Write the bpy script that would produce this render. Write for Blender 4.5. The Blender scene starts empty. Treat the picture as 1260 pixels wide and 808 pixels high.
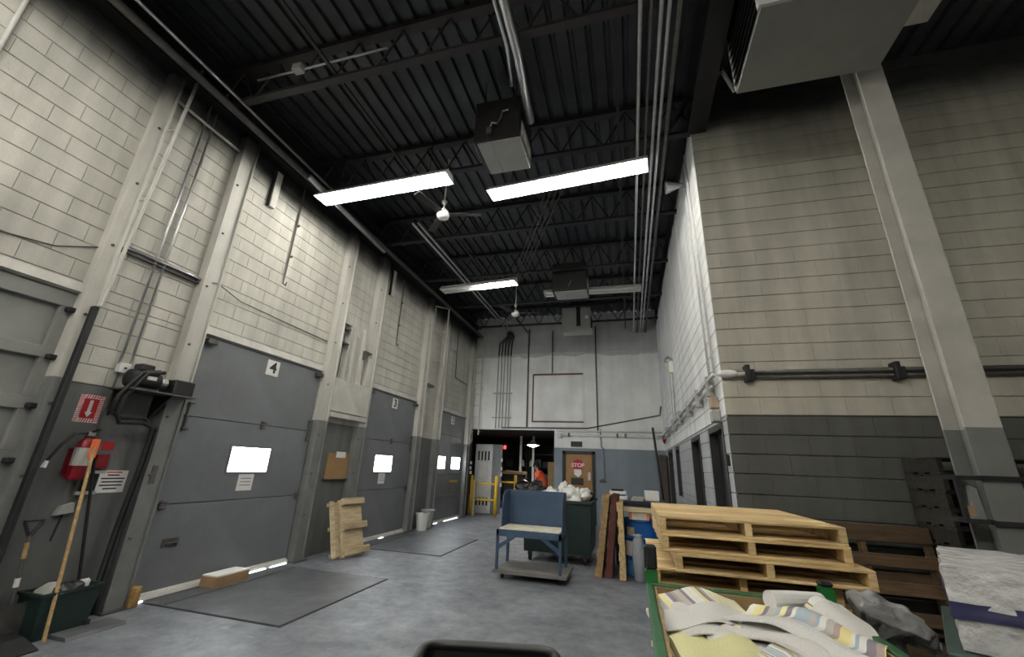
import bpy, bmesh, math, random
from mathutils import Vector, Matrix, noise
random.seed(7)
scene = bpy.context.scene
COL = scene.collection
PI = math.pi

# ------------------------------------------------------------------ camera, world, exposure
YAW, PITCH, ROLL, FPX, CAM_H = -.2804, .3249, -.0415, 503.69, 1.6
fwd = Vector((math.sin(YAW)*math.cos(PITCH), math.cos(YAW)*math.cos(PITCH), math.sin(PITCH)))
rgt = Vector((math.cos(YAW), -math.sin(YAW), 0))
dwn = fwd.cross(rgt)
cr = rgt*math.cos(ROLL) + dwn*math.sin(ROLL)
cd = -rgt*math.sin(ROLL) + dwn*math.cos(ROLL)
cam_data = bpy.data.cameras.new('camera')
cam_data.sensor_fit = 'HORIZONTAL'
cam_data.sensor_width = 36.0
cam_data.lens = FPX/1260*36
cam_data.clip_start = .02
cam_data.clip_end = 200
cam = bpy.data.objects.new('camera', cam_data)
COL.objects.link(cam)
m3 = Matrix((cr, -cd, -fwd)).transposed()
cam.matrix_world = Matrix.Translation((0, 0, CAM_H)) @ m3.to_4x4()
scene.camera = cam

world = bpy.data.worlds.new('world')
scene.world = world
world.use_nodes = True
world.node_tree.nodes['Background'].inputs[0].default_value = (.75, .85, 1, 1)
world.node_tree.nodes['Background'].inputs[1].default_value = .35
scene.view_settings.view_transform = 'Standard'
scene.view_settings.look = 'None'
scene.view_settings.gamma = 1
scene.view_settings.use_curve_mapping = False
scene.view_settings.exposure = 1.1
TUBE = 38.0          # radiance of the fluorescent tubes
DAY = 14.0            # radiance of the daylit door panes

# ------------------------------------------------------------------ plan of the place (metres)
XL, XR, YC, YB = -5.42, 1.065, 5.13, 13.93     # left wall, right wall, wall facing the camera, back wall
DECK = 6.9
REAR, XFAR = -6.0, 6.5

# ------------------------------------------------------------------ materials
def nodes_of(m):
    m.use_nodes = True
    nt = m.node_tree
    return nt, nt.nodes, nt.links, nt.nodes['Principled BSDF']

MATS = {}
def mat(name, col, rough=.7, metal=0., var=.12, scale=6., bump=0., bscale=60., dark=None, spots=0., coat=0.):
    if name in MATS: return MATS[name]
    m = bpy.data.materials.new(name)
    nt, N, L, B = nodes_of(m)
    B.inputs['Roughness'].default_value = rough
    B.inputs['Metallic'].default_value = metal
    tc = N.new('ShaderNodeTexCoord')
    nz = N.new('ShaderNodeTexNoise'); nz.inputs['Scale'].default_value = scale
    nz.inputs['Detail'].default_value = 6; nz.inputs['Roughness'].default_value = .65
    L.new(tc.outputs['Object'], nz.inputs['Vector'])
    mx = N.new('ShaderNodeMix'); mx.data_type = 'RGBA'
    d = dark or tuple(c*(1-var*2) for c in col)
    l = tuple(min(1, c*(1+var*.7)) for c in col)
    mx.inputs['A'].default_value = (*d, 1); mx.inputs['B'].default_value = (*l, 1)
    rp = N.new('ShaderNodeMapRange'); rp.inputs[1].default_value = .3; rp.inputs[2].default_value = .7
    L.new(nz.outputs['Fac'], rp.inputs[0]); L.new(rp.outputs[0], mx.inputs['Factor'])
    out = mx.outputs['Result']
    if spots:
        n2 = N.new('ShaderNodeTexNoise'); n2.inputs['Scale'].default_value = scale*.45; n2.inputs['Detail'].default_value = 8
        L.new(tc.outputs['Object'], n2.inputs['Vector'])
        r2 = N.new('ShaderNodeMapRange'); r2.inputs[1].default_value = .58; r2.inputs[2].default_value = .72; r2.inputs[4].default_value = spots
        L.new(n2.outputs['Fac'], r2.inputs[0])
        m2 = N.new('ShaderNodeMix'); m2.data_type = 'RGBA'
        L.new(r2.outputs[0], m2.inputs['Factor']); L.new(out, m2.inputs['A'])
        m2.inputs['B'].default_value = (*[c*.35 for c in col], 1)
        out = m2.outputs['Result']
    L.new(out, B.inputs['Base Color'])
    if bump:
        nb = N.new('ShaderNodeTexNoise'); nb.inputs['Scale'].default_value = bscale; nb.inputs['Detail'].default_value = 4
        L.new(tc.outputs['Object'], nb.inputs['Vector'])
        bp = N.new('ShaderNodeBump'); bp.inputs['Strength'].default_value = bump; bp.inputs['Distance'].default_value = .01
        L.new(nb.outputs['Fac'], bp.inputs['Height']); L.new(bp.outputs['Normal'], B.inputs['Normal'])
    MATS[name] = m
    return m

def emit(name, col, strength):
    if name in MATS: return MATS[name]
    m = bpy.data.materials.new(name); m.use_nodes = True
    nt = m.node_tree
    B = nt.nodes['Principled BSDF']
    B.inputs['Base Color'].default_value = (*col, 1)
    B.inputs['Emission Color'].default_value = (*col, 1)
    B.inputs['Emission Strength'].default_value = strength
    MATS[name] = m
    return m

def wall_paint(name, low, mid, top, z1=2.25, z2=6.15, soft=.12, rough=.75, streak=.74):
    """painted masonry: a grey dado, an off-white field and black overspray plus painted-in shade at the roof, by height in the room"""
    m = bpy.data.materials.new(name)
    nt, N, L, B = nodes_of(m)
    B.inputs['Roughness'].default_value = rough
    g = N.new('ShaderNodeNewGeometry'); sp = N.new('ShaderNodeSeparateXYZ'); L.new(g.outputs['Position'], sp.inputs[0])
    nz = N.new('ShaderNodeTexNoise'); nz.inputs['Scale'].default_value = 1.3; nz.inputs['Detail'].default_value = 7; nz.inputs['Roughness'].default_value = .62
    L.new(g.outputs['Position'], nz.inputs['Vector'])
    # vertical streaks of grime
    mp = N.new('ShaderNodeMapping'); mp.inputs['Scale'].default_value = (5, 5, .5)
    L.new(g.outputs['Position'], mp.inputs[0])
    n3 = N.new('ShaderNodeTexNoise'); n3.inputs['Scale'].default_value = 1.0; n3.inputs['Detail'].default_value = 5
    L.new(mp.outputs[0], n3.inputs['Vector'])
    s1 = N.new('ShaderNodeMapRange'); s1.inputs[1].default_value = z1-.006; s1.inputs[2].default_value = z1+.006
    L.new(sp.outputs['Z'], s1.inputs[0])
    ad = N.new('ShaderNodeMath'); ad.operation = 'MULTIPLY_ADD'; ad.inputs[1].default_value = .5; 
    L.new(nz.outputs['Fac'], ad.inputs[0]); L.new(sp.outputs['Z'], ad.inputs[2])
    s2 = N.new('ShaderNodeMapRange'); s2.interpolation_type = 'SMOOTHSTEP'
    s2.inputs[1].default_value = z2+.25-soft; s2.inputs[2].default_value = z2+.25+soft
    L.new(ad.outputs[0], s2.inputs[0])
    def mix(a, b, f):
        x = N.new('ShaderNodeMix'); x.data_type = 'RGBA'
        L.new(f, x.inputs['Factor'])
        for s, v in (('A', a), ('B', b)):
            if isinstance(v, tuple): x.inputs[s].default_value = (*v, 1)
            else: L.new(v, x.inputs[s])
        return x.outputs['Result']
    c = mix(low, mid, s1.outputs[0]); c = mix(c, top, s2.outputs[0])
    gr = N.new('ShaderNodeMapRange'); gr.inputs[1].default_value = .35; gr.inputs[2].default_value = .75; gr.inputs[3].default_value = 1.06; gr.inputs[4].default_value = streak
    L.new(n3.outputs['Fac'], gr.inputs[0])
    g2 = N.new('ShaderNodeMapRange'); g2.inputs[1].default_value = .35; g2.inputs[2].default_value = .75; g2.inputs[3].default_value = .84; g2.inputs[4].default_value = 1.06
    L.new(nz.outputs['Fac'], g2.inputs[0])
    mu = N.new('ShaderNodeMath'); mu.operation = 'MULTIPLY'; L.new(gr.outputs[0], mu.inputs[0]); L.new(g2.outputs[0], mu.inputs[1])
    vm = N.new('ShaderNodeVectorMath'); vm.operation = 'SCALE'; L.new(c, vm.inputs[0]); L.new(mu.outputs[0], vm.inputs['Scale'])
    L.new(vm.outputs[0], B.inputs['Base Color'])
    nb = N.new('ShaderNodeTexNoise'); nb.inputs['Scale'].default_value = 70; nb.inputs['Detail'].default_value = 3
    L.new(g.outputs['Position'], nb.inputs['Vector'])
    bp = N.new('ShaderNodeBump'); bp.inputs['Strength'].default_value = .35; bp.inputs['Distance'].default_value = .006
    L.new(nb.outputs['Fac'], bp.inputs['Height']); L.new(bp.outputs['Normal'], B.inputs['Normal'])
    MATS[name] = m
    return m

def floor_mat():
    m = bpy.data.materials.new('concrete_floor')
    nt, N, L, B = nodes_of(m)
    g = N.new('ShaderNodeNewGeometry')
    n1 = N.new('ShaderNodeTexNoise'); n1.inputs['Scale'].default_value = .7; n1.inputs['Detail'].default_value = 9; n1.inputs['Roughness'].default_value = .68; n1.inputs['Distortion'].default_value = .6
    n2 = N.new('ShaderNodeTexNoise'); n2.inputs['Scale'].default_value = 4.5; n2.inputs['Detail'].default_value = 9; n2.inputs['Roughness'].default_value = .75
    mp = N.new('ShaderNodeMapping'); mp.inputs['Rotation'].default_value = (0, 0, .5); mp.inputs['Scale'].default_value = (1.6, 7, 1)
    n3 = N.new('ShaderNodeTexNoise'); n3.inputs['Scale'].default_value = 2.2; n3.inputs['Detail'].default_value = 10; n3.inputs['Distortion'].default_value = 1.2
    L.new(g.outputs['Position'], n1.inputs['Vector']); L.new(g.outputs['Position'], n2.inputs['Vector'])
    L.new(g.outputs['Position'], mp.inputs[0]); L.new(mp.outputs[0], n3.inputs['Vector'])
    cr_ = N.new('ShaderNodeValToRGB')
    e = cr_.color_ramp.elements
    e[0].position = .3; e[0].color = (.1, .11, .13, 1)
    e[1].position = .72; e[1].color = (.26, .28, .31, 1)
    k = e.new(.5); k.color = (.165, .178, .2, 1)
    L.new(n1.outputs['Fac'], cr_.inputs[0])
    mr = N.new('ShaderNodeMapRange'); mr.inputs[1].default_value = .3; mr.inputs[2].default_value = .7; mr.inputs[3].default_value = .72; mr.inputs[4].default_value = 1.25
    L.new(n2.outputs['Fac'], mr.inputs[0])
    vm = N.new('ShaderNodeVectorMath'); vm.operation = 'SCALE'; L.new(cr_.outputs[0], vm.inputs[0]); L.new(mr.outputs[0], vm.inputs['Scale'])
    sc = N.new('ShaderNodeMapRange'); sc.inputs[1].default_value = .66; sc.inputs[2].default_value = .74; sc.inputs[4].default_value = .5
    L.new(n3.outputs['Fac'], sc.inputs[0])
    mx = N.new('ShaderNodeMix'); mx.data_type = 'RGBA'; L.new(sc.outputs[0], mx.inputs['Factor']); L.new(vm.outputs[0], mx.inputs['A']); mx.inputs['B'].default_value = (.42, .43, .45, 1)
    L.new(mx.outputs['Result'], B.inputs['Base Color'])
    rr = N.new('ShaderNodeMapRange'); rr.inputs[1].default_value = .3; rr.inputs[2].default_value = .7; rr.inputs[3].default_value = .62; rr.inputs[4].default_value = .4
    L.new(n2.outputs['Fac'], rr.inputs[0]); L.new(rr.outputs[0], B.inputs['Roughness'])
    bp = N.new('ShaderNodeBump'); bp.inputs['Strength'].default_value = .15; bp.inputs['Distance'].default_value = .01
    L.new(n2.outputs['Fac'], bp.inputs['Height']); L.new(bp.outputs['Normal'], B.inputs['Normal'])
    return m

def wood(name, c1, c2, rough=.75, stain=.25):
    if name in MATS: return MATS[name]
    m = bpy.data.materials.new(name)
    nt, N, L, B = nodes_of(m)
    B.inputs['Roughness'].default_value = rough
    tc = N.new('ShaderNodeTexCoord'); oi = N.new('ShaderNodeObjectInfo')
    mp = N.new('ShaderNodeMapping'); mp.inputs['Scale'].default_value = (3, 30, 30)
    ad = N.new('ShaderNodeVectorMath'); ad.operation = 'ADD'
    L.new(tc.outputs['Object'], ad.inputs[0]); L.new(oi.outputs['Random'], ad.inputs[1]); L.new(ad.outputs[0], mp.inputs[0])
    nz = N.new('ShaderNodeTexNoise'); nz.inputs['Scale'].default_value = 1; nz.inputs['Detail'].default_value = 5; nz.inputs['Distortion'].default_value = .8
    L.new(mp.outputs[0], nz.inputs['Vector'])
    mr = N.new('ShaderNodeMapRange'); mr.inputs[1].default_value = .3; mr.inputs[2].default_value = .7
    L.new(nz.outputs['Fac'], mr.inputs[0])
    mx = N.new('ShaderNodeMix'); mx.data_type = 'RGBA'; mx.inputs['A'].default_value = (*c1, 1); mx.inputs['B'].default_value = (*c2, 1)
    L.new(mr.outputs[0], mx.inputs['Factor'])
    rv = N.new('ShaderNodeMapRange'); rv.inputs[3].default_value = 1-stain; rv.inputs[4].default_value = 1+stain*.4
    L.new(oi.outputs['Random'], rv.inputs[0])
    vm = N.new('ShaderNodeVectorMath'); vm.operation = 'SCALE'; L.new(mx.outputs['Result'], vm.inputs[0]); L.new(rv.outputs[0], vm.inputs['Scale'])
    L.new(vm.outputs[0], B.inputs['Base Color'])
    MATS[name] = m
    return m

CREAM = (.57, .56, .50)
M_wall_l = wall_paint('left_block_paint', (.14, .144, .144), CREAM, (.016, .016, .017), 2.25, 5.78, .28)  # black top starts low: overspray with the wall-top shadow painted in
M_wall_r = wall_paint('right_block_paint', (.42, .44, .45), (.82, .83, .82), (.02, .02, .022), 2.25, 6.35, .1)
M_wall_f = wall_paint('facing_block_paint', (.115, .118, .108), (.55, .53, .455), (.04, .04, .04), 2.25, 6.2, .3)  # soft top band: dark paint, its fade partly painted-in shade
M_wall_b = wall_paint('back_wall_paint', (.22, .26, .30), (.78, .79, .78), (.5, .51, .5), 2.25, 5.36, .02, streak=.93)
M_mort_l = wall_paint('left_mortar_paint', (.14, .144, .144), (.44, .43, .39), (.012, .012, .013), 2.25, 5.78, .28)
M_mort_r = wall_paint('right_mortar_paint', (.3, .31, .32), (.55, .56, .56), (.015, .015, .016), 2.25, 6.35, .1)
M_mort_f = wall_paint('facing_mortar_paint', (.09, .092, .085), (.43, .41, .355), (.03, .03, .03), 2.25, 6.2, .3)
M_postp = wall_paint('post_paint', (.17, .175, .172), (.56, .55, .5), (.03, .03, .03), 2.25, 5.75, .25, .5)  # post tops fade dark: overspray and the shade under the roof painted in
M_floor = floor_mat()
M_deck = mat('black_deck_paint', (.033, .036, .042), .45, 0, .2, 3)
M_joist = mat('black_steel_paint', (.013, .013, .014), .55, 0, .2, 5)
M_redjoist = mat('primer_steel_paint', (.026, .02, .02), .6, 0, .2, 5)
M_post = mat('white_steel_paint', (.55, .545, .5), .55, 0, .14, 3, .1, 40, spots=.35)
M_postgrey = mat('grey_steel_paint', (.19, .195, .19), .55, 0, .14, 3, .1, 40, spots=.4)
M_doorgrey = mat('door_grey_paint', (.165, .177, .19), .5, 0, .09, 1.6, .04, 30, spots=.3)
M_doorold = mat('old_door_grey_paint', (.225, .23, .22), .6, 0, .1, 2, .06, 30, spots=.3)
M_galv = mat('galvanised_steel', (.55, .56, .57), .35, .9, .1, 8)
M_pipew = mat('white_pipe_paint', (.66, .66, .64), .4, 0, .08, 6)
M_dpipe = mat('dark_pipe_paint', (.11, .105, .1), .45, .3, .2, 9)
M_black = mat('black_plastic', (.012, .012, .014), .4, 0, .2, 9)
M_rubber = mat('black_rubber', (.016, .017, .019), .65, 0, .3, 7)
M_white = mat('white_enamel', (.75, .75, .73), .4, 0, .05, 6)
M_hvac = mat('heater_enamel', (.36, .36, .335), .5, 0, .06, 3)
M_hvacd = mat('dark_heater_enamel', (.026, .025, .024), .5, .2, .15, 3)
M_paper = mat('white_paper', (.8, .8, .78), .8, 0, .05, 4)
M_ink = mat('black_print', (.02, .02, .02), .7, 0, .05, 4)
M_redp = mat('red_print', (.45, .012, .02), .6, 0, .1, 6)
M_redenam = mat('red_enamel', (.2, .008, .016), .3, 0, .1, 8)
M_yellow = mat('yellow_rail_paint', (.75, .47, .02), .45, 0, .1, 5, spots=.25)
M_blue = mat('blue_cart_paint', (.045, .085, .15), .5, 0, .15, 4, .05, 50, spots=.3)
M_drum = mat('blue_drum_paint', (.01, .1, .34), .35, 0, .15, 4)
M_green = mat('green_hopper_paint', (.03, .12, .05), .45, 0, .2, 5, .05, 40, spots=.35)
M_greenb = mat('bright_green_paint', (.01, .16, .03), .45, 0, .15, 5)
M_bin = mat('dark_green_plastic', (.012, .03, .027), .5, 0, .15, 4)
M_card = mat('cardboard', (.36, .235, .13), .85, 0, .12, 7)
M_cork = mat('cork', (.36, .22, .1), .9, 0, .15, 60)
M_steelplate = mat('leveler_plate_steel', (.125, .13, .14), .48, .25, .25, 2.2, .1, 30, spots=.3)
M_gap = mat('dark_joint', (.015, .015, .015), .9)
M_pine = wood('new_pine', (.44, .29, .12), (.8, .61, .33))
M_pale = wood('weathered_pale_wood', (.36, .27, .15), (.6, .5, .33))
M_brownw = wood('brown_wood', (.075, .045, .022), (.16, .1, .05), .8, .45)
M_tan = wood('tan_wood', (.3, .19, .08), (.5, .34, .16))
M_redw = wood('red_stained_wood', (.06, .016, .012), (.11, .03, .022))
M_darkw = wood('dark_weathered_wood', (.015, .013, .01), (.04, .036, .026), .85, .5)
M_deckw = wood('cart_deck_board', (.16, .15, .14), (.28, .27, .25))
M_tube = emit('fluorescent_tube', (1, .97, .9), TUBE)
M_pane = emit('daylit_pane', (.93, .97, 1), DAY)
M_gaplight = emit('daylit_gap', (.9, .96, 1), 2.2)

# ------------------------------------------------------------------ mesh helpers
def new_bm(): return bmesh.new()

def box(bm, x0, x1, y0, y1, z0, z1, bevel=0., seg=1):
    r = bmesh.ops.create_cube(bm, size=1)
    vs = r['verts']
    bmesh.ops.scale(bm, vec=(abs(x1-x0), abs(y1-y0), abs(z1-z0)), verts=vs)
    bmesh.ops.translate(bm, vec=((x0+x1)/2, (y0+y1)/2, (z0+z1)/2), verts=vs)
    if bevel:
        es = {e for v in vs for e in v.link_edges}
        bmesh.ops.bevel(bm, geom=list(es), offset=bevel, segments=seg, affect='EDGES', profile=.5)
    return vs

def B(*a, **k):
    bm = new_bm(); box(bm, *a, **k); return bm

def tube(bm, pts, r, n=8, cap=True, r_end=None):
    pts = [Vector(p) for p in pts]
    rings = []
    prev = None
    for i, p in enumerate(pts):
        if i == 0: t = pts[1]-p
        elif i == len(pts)-1: t = p-pts[i-1]
        else: t = (pts[i+1]-p).normalized() + (p-pts[i-1]).normalized()
        t.normalize()
        if prev is None:
            a = Vector((0, 0, 1)) if abs(t.z) < .9 else Vector((1, 0, 0))
            u = t.cross(a).normalized()
        else:
            u = (prev - t*prev.dot(t)).normalized()
        prev = u
        w = t.cross(u)
        rr = r if r_end is None else r+(r_end-r)*i/(len(pts)-1)
        if callable(rr): rr = rr(i)
        rings.append([bm.verts.new(p+(u*math.cos(2*PI*k/n)+w*math.sin(2*PI*k/n))*rr) for k in range(n)])
    for a, b in zip(rings, rings[1:]):
        for k in range(n):
            bm.faces.new((a[k], a[(k+1) % n], b[(k+1) % n], b[k]))
    if cap:
        bm.faces.new(rings[0][::-1]); bm.faces.new(rings[-1])
    return bm

def T(pts, r, n=8, **k): return tube(new_bm(), pts, r, n, **k)

def lathe(bm, prof, c=(0, 0, 0), n=24, axis='z'):
    rings = []
    for r, h in prof:
        ring = []
        for k in range(n):
            a = 2*PI*k/n
            p = (r*math.cos(a), r*math.sin(a), h)
            if axis == 'x': p = (h, r*math.cos(a), r*math.sin(a))
            if axis == 'y': p = (r*math.cos(a), h, r*math.sin(a))
            ring.append(bm.verts.new(Vector(p)+Vector(c)))
        rings.append(ring)
    for a, b in zip(rings, rings[1:]):
        for k in range(n):
            bm.faces.new((a[k], a[(k+1) % n], b[(k+1) % n], b[k]))
    bm.faces.new(rings[0][::-1]); bm.faces.new(rings[-1])
    return bm

def LA(prof, c=(0, 0, 0), n=24, axis='z'): return lathe(new_bm(), prof, c, n, axis)

def prism(bm, pts, axis, a0, a1):
    """extrude a 2-D outline along an axis: axis x -> pts are (y,z); y -> (x,z); z -> (x,y)"""
    def P(p, a):
        return {'x': (a, p[0], p[1]), 'y': (p[0], a, p[1]), 'z': (p[0], p[1], a)}[axis]
    A = [bm.verts.new(P(p, a0)) for p in pts]; Bv = [bm.verts.new(P(p, a1)) for p in pts]
    n = len(pts)
    bm.faces.new(A); bm.faces.new(Bv[::-1])
    for k in range(n): bm.faces.new((A[k], Bv[k], Bv[(k+1) % n], A[(k+1) % n]))
    bmesh.ops.recalc_face_normals(bm, faces=bm.faces)
    return bm

def PR(pts, axis, a0, a1): return prism(new_bm(), pts, axis, a0, a1)

WL = {}
def wloc(o): return WL.get(o.name, Vector((0, 0, 0)))

def to_mesh(name, bm, m, off, smooth=False):
    bmesh.ops.recalc_face_normals(bm, faces=bm.faces)
    if off is not None: bmesh.ops.translate(bm, vec=-off, verts=bm.verts)
    me = bpy.data.meshes.new(name)
    bm.to_mesh(me); bm.free()
    for mm in (m if isinstance(m, (list, tuple)) else [m]): me.materials.append(mm)
    if smooth:
        for p in me.polygons: p.use_smooth = True
    return me

def tag(o, label=None, cat=None, group=None, kind=None):
    if label: o['label'] = label
    if cat: o['category'] = cat
    if group: o['group'] = group
    if kind: o['kind'] = kind
    return o

def thing(name, loc, label, cat, group=None):
    o = bpy.data.objects.new(name, None)
    o.empty_display_size = .1
    COL.objects.link(o); o.location = loc
    WL[o.name] = Vector(loc)
    return tag(o, label, cat, group)

def part(name, bm, m, parent, label=None, smooth=False):
    """bm in world metres (with the parent unrotated); becomes a child of parent"""
    cs = [v.co for v in bm.verts]
    c = Vector([(min(v[i] for v in cs)+max(v[i] for v in cs))/2 for i in range(3)])
    me = to_mesh(name, bm, m, c, smooth)
    o = bpy.data.objects.new(name, me)
    COL.objects.link(o); o.parent = parent; o.location = c-wloc(parent)
    WL[o.name] = c
    if label: o['label'] = label
    return o

def solo(name, bm, m, label, cat, group=None, smooth=False):
    cs = [v.co for v in bm.verts]
    c = Vector([(min(v[i] for v in cs)+max(v[i] for v in cs))/2 for i in range(3)])
    c.z = min(v[2] for v in cs)
    me = to_mesh(name, bm, m, c, smooth)
    o = bpy.data.objects.new(name, me)
    COL.objects.link(o); o.location = c; WL[o.name] = c
    return tag(o, label, cat, group)

def struct(name, bm, m, label=None):
    o = solo(name, bm, m, label, None)
    o['kind'] = 'structure'
    return o

def copy_tree(o, parent=None):
    c = o.copy(); COL.objects.link(c); c.parent = parent
    for ch in o.children: copy_tree(ch, c)
    return c

def project(p):
    v = Vector(p)-Vector((0, 0, CAM_H))
    z = v.dot(fwd)
    if z < .05: return None
    return 630+FPX*v.dot(cr)/z, 404+FPX*v.dot(cd)/z, z

def in_frame(p, mrg=25):
    q = project(p)
    return q and -mrg < q[0] < 1260+mrg and -mrg < q[1] < 808+mrg

def jitter(bm, amt, sc=4, seed=0):
    for v in bm.verts:
        n = noise.noise_vector(v.co*sc+Vector((seed, seed*1.7, -seed)))
        v.co += n*amt

def text_mesh(body, size, depth=.004):
    cu = bpy.data.curves.new('lettering', 'FONT')
    cu.body = body; cu.size = size; cu.extrude = depth; cu.align_x = 'CENTER'; cu.align_y = 'CENTER'
    cu.offset = size*.02
    o = bpy.data.objects.new('lettering_source', cu); COL.objects.link(o)
    dg = bpy.context.evaluated_depsgraph_get()
    me = bpy.data.meshes.new_from_object(o.evaluated_get(dg))
    bm = new_bm(); bm.from_mesh(me)
    bpy.data.objects.remove(o); bpy.data.curves.remove(cu); bpy.data.meshes.remove(me)
    return bm

# ------------------------------------------------------------------ block walls
BW, BH = .406, .2032
BLOCK_MESH = {}
def block_mesh(w, h, m, facing):
    key = (round(w, 3), round(h, 3), m.name, facing)
    if key in BLOCK_MESH: return BLOCK_MESH[key]
    bm = new_bm()
    b = .005; d = .012
    # local frame: u along the wall, z up, n out of the wall; origin at the block centre on the mortar plane
    def P(u, z, n):
        return {'x+': (n, u, z), 'x-': (-n, u, z), 'y-': (u, -n, z)}[facing]
    ow, oh = w/2, h/2
    A = [bm.verts.new(P(u, z, 0)) for u, z in ((-ow, -oh), (ow, -oh), (ow, oh), (-ow, oh))]
    C = [bm.verts.new(P(u, z, d-b)) for u, z in ((-ow, -oh), (ow, -oh), (ow, oh), (-ow, oh))]
    hb = .0008 if facing != 'x+' else .0018
    F = [bm.verts.new(P(u, z, d)) for u, z in ((-ow+hb, -oh+b), (ow-hb, -oh+b), (ow-hb, oh-b), (-ow+hb, oh-b))]
    bm.faces.new(F)
    for k in range(4):
        j = (k+1) % 4
        bm.faces.new((A[k], A[j], C[j], C[k])); bm.faces.new((C[k], C[j], F[j], F[k]))
    me = to_mesh('block', bm, m, None)
    BLOCK_MESH[key] = me
    return me

def block_wall(wall, facing, plane, u0, u1, z0, z1, holes, m, keep=290):
    cells = []
    rows = int(math.ceil(z1/BH))
    for k in range(rows):
        a, b = k*BH, min((k+1)*BH, z1)
        if b <= z0 or b-a < .03: continue
        zs = sorted({max(a, z0), b} | {h for H in holes for h in H[2:4] if a+.02 < h < b-.02})
        for za, zb in zip(zs, zs[1:]):
            if zb-za < .03: continue
            zm = (za+zb)/2
            spans = [(u0, u1)]
            for H in holes:
                if H[2] < zm < H[3]:
                    ns = []
                    for s, e in spans:
                        if H[1] <= s or H[0] >= e: ns.append((s, e)); continue
                        if H[0] > s: ns.append((s, H[0]))
                        if H[1] < e: ns.append((H[1], e))
                    spans = ns
            off = (k % 2)*BW/2
            for s, e in spans:
                i = math.floor((s-off)/BW)
                while i*BW+off < e:
                    x0, x1 = max(s, i*BW+off), min(e, (i+1)*BW+off)
                    if x1-x0 > .04: cells.append((x0, x1, za, zb))
                    i += 1
    def centre(c):
        u, z = (c[0]+c[1])/2, (c[2]+c[3])/2
        return Vector({'x+': (plane, u, z), 'x-': (plane, u, z), 'y-': (u, plane, z)}[facing])
    cam_p = Vector((0, 0, CAM_H))
    scored = sorted(cells, key=lambda c: (0 if in_frame(centre(c)) else 1, (centre(c)-cam_p).length))
    for c in scored[:keep]:
        me = block_mesh(c[1]-c[0]-(.0012 if facing == 'x+' else .0004), c[3]-c[2]-.007, m, facing)
        o = bpy.data.objects.new('block', me); COL.objects.link(o)
        o.parent = wall; o.location = centre(c)-wloc(wall)
    rest = scored[keep:]
    if rest:
        bm = new_bm()
        for c in rest:
            me = block_mesh(c[1]-c[0]-(.0012 if facing == 'x+' else .0004), c[3]-c[2]-.007, m, facing)
            n0 = len(bm.verts); bm.from_mesh(me); bm.verts.ensure_lookup_table()
            bmesh.ops.translate(bm, vec=centre(c), verts=bm.verts[n0:])
        o = part('block_field', bm, m, wall)
        o['kind'] = 'stuff'

# left wall with the dock-door openings
DOORS = [(-1.1, 2.60), (3.92, 6.22), (7.68, 9.88), (11.28, 13.46)]
ZD = 3.10
bm = new_bm()
ys = [REAR] + [v for d in DOORS for v in d] + [YB]
for a, b in zip(ys[::2], ys[1::2]): box(bm, XL-.3, XL-.012, a, b, 0, DECK)
for a, b in DOORS: box(bm, XL-.3, XL-.012, a, b, ZD+.02, DECK)
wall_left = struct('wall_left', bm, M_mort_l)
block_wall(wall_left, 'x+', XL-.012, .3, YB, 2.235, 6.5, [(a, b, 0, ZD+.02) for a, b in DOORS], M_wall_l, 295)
for a, b in ((2.60, 3.92), (6.22, 7.68), (9.88, 11.28), (13.46, YB)):
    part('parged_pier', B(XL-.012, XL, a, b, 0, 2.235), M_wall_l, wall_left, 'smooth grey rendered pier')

# wall on the right of the hall and the one that faces the camera (one building corner)
RD = [(5.36, 6.30, 0, 2.19), (7.12, 8.08, 0, 2.19), (10.1, 10.85, 1.12, 2.19), (11.7, 12.9, 0, 2.19)]
bm = new_bm()
zz = 2.19
us = [YC+.012] + [v for d in RD for v in d[:2]] + [YB+.2]
for a, b in zip(us[::2], us[1::2]): box(bm, XR+.012, XR+.3, a, b, 0, zz)
for d in RD:
    if d[2] > 0: box(bm, XR+.012, XR+.3, d[0], d[1], 0, d[2])
box(bm, XR+.012, XR+.3, YC+.012, YB+.2, zz, DECK)
wall_right = struct('wall_right', bm, M_mort_r)
block_wall(wall_right, 'x-', XR+.012, YC, YB, 0, DECK, RD, M_wall_r, 295)

wall_facing = struct('wall_facing', B(XR+.012, XFAR, YC+.012, YC+.3, 0, DECK), M_mort_f)
block_wall(wall_facing, 'y-', YC+.012, XR, XFAR, 0, DECK, [], M_wall_f, 295)

# back wall: header over the opening plus the lower wall with a door
bm = new_bm()
box(bm, XL-.3, XR+.2, YB, YB+.25, 2.81, DECK)
box(bm, -2.39, -2.10, YB, YB+.25, 0, 2.81)
box(bm, -1.10, XR+.2, YB, YB+.25, 0, 2.81)
box(bm, -2.10, -1.10, YB, YB+.25, 2.13, 2.81)
wall_back = struct('wall_back', bm, M_wall_b)
struct('trim_1', B(XL+.02, XR-.02, YB-.03, YB, 5.46, 5.50), M_wall_b)
# the rest of the shell, behind and beside the camera
struct('wall_rear', B(XL-.3, XFAR+.3, REAR-.3, REAR, 0, DECK), M_wall_f)
struct('wall_side', B(XFAR, XFAR+.3, REAR, YC+.3, 0, DECK), M_wall_f)
floor = struct('floor', B(-12, XFAR+.3, REAR-.3, 27, -.2, 0), M_floor)

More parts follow.
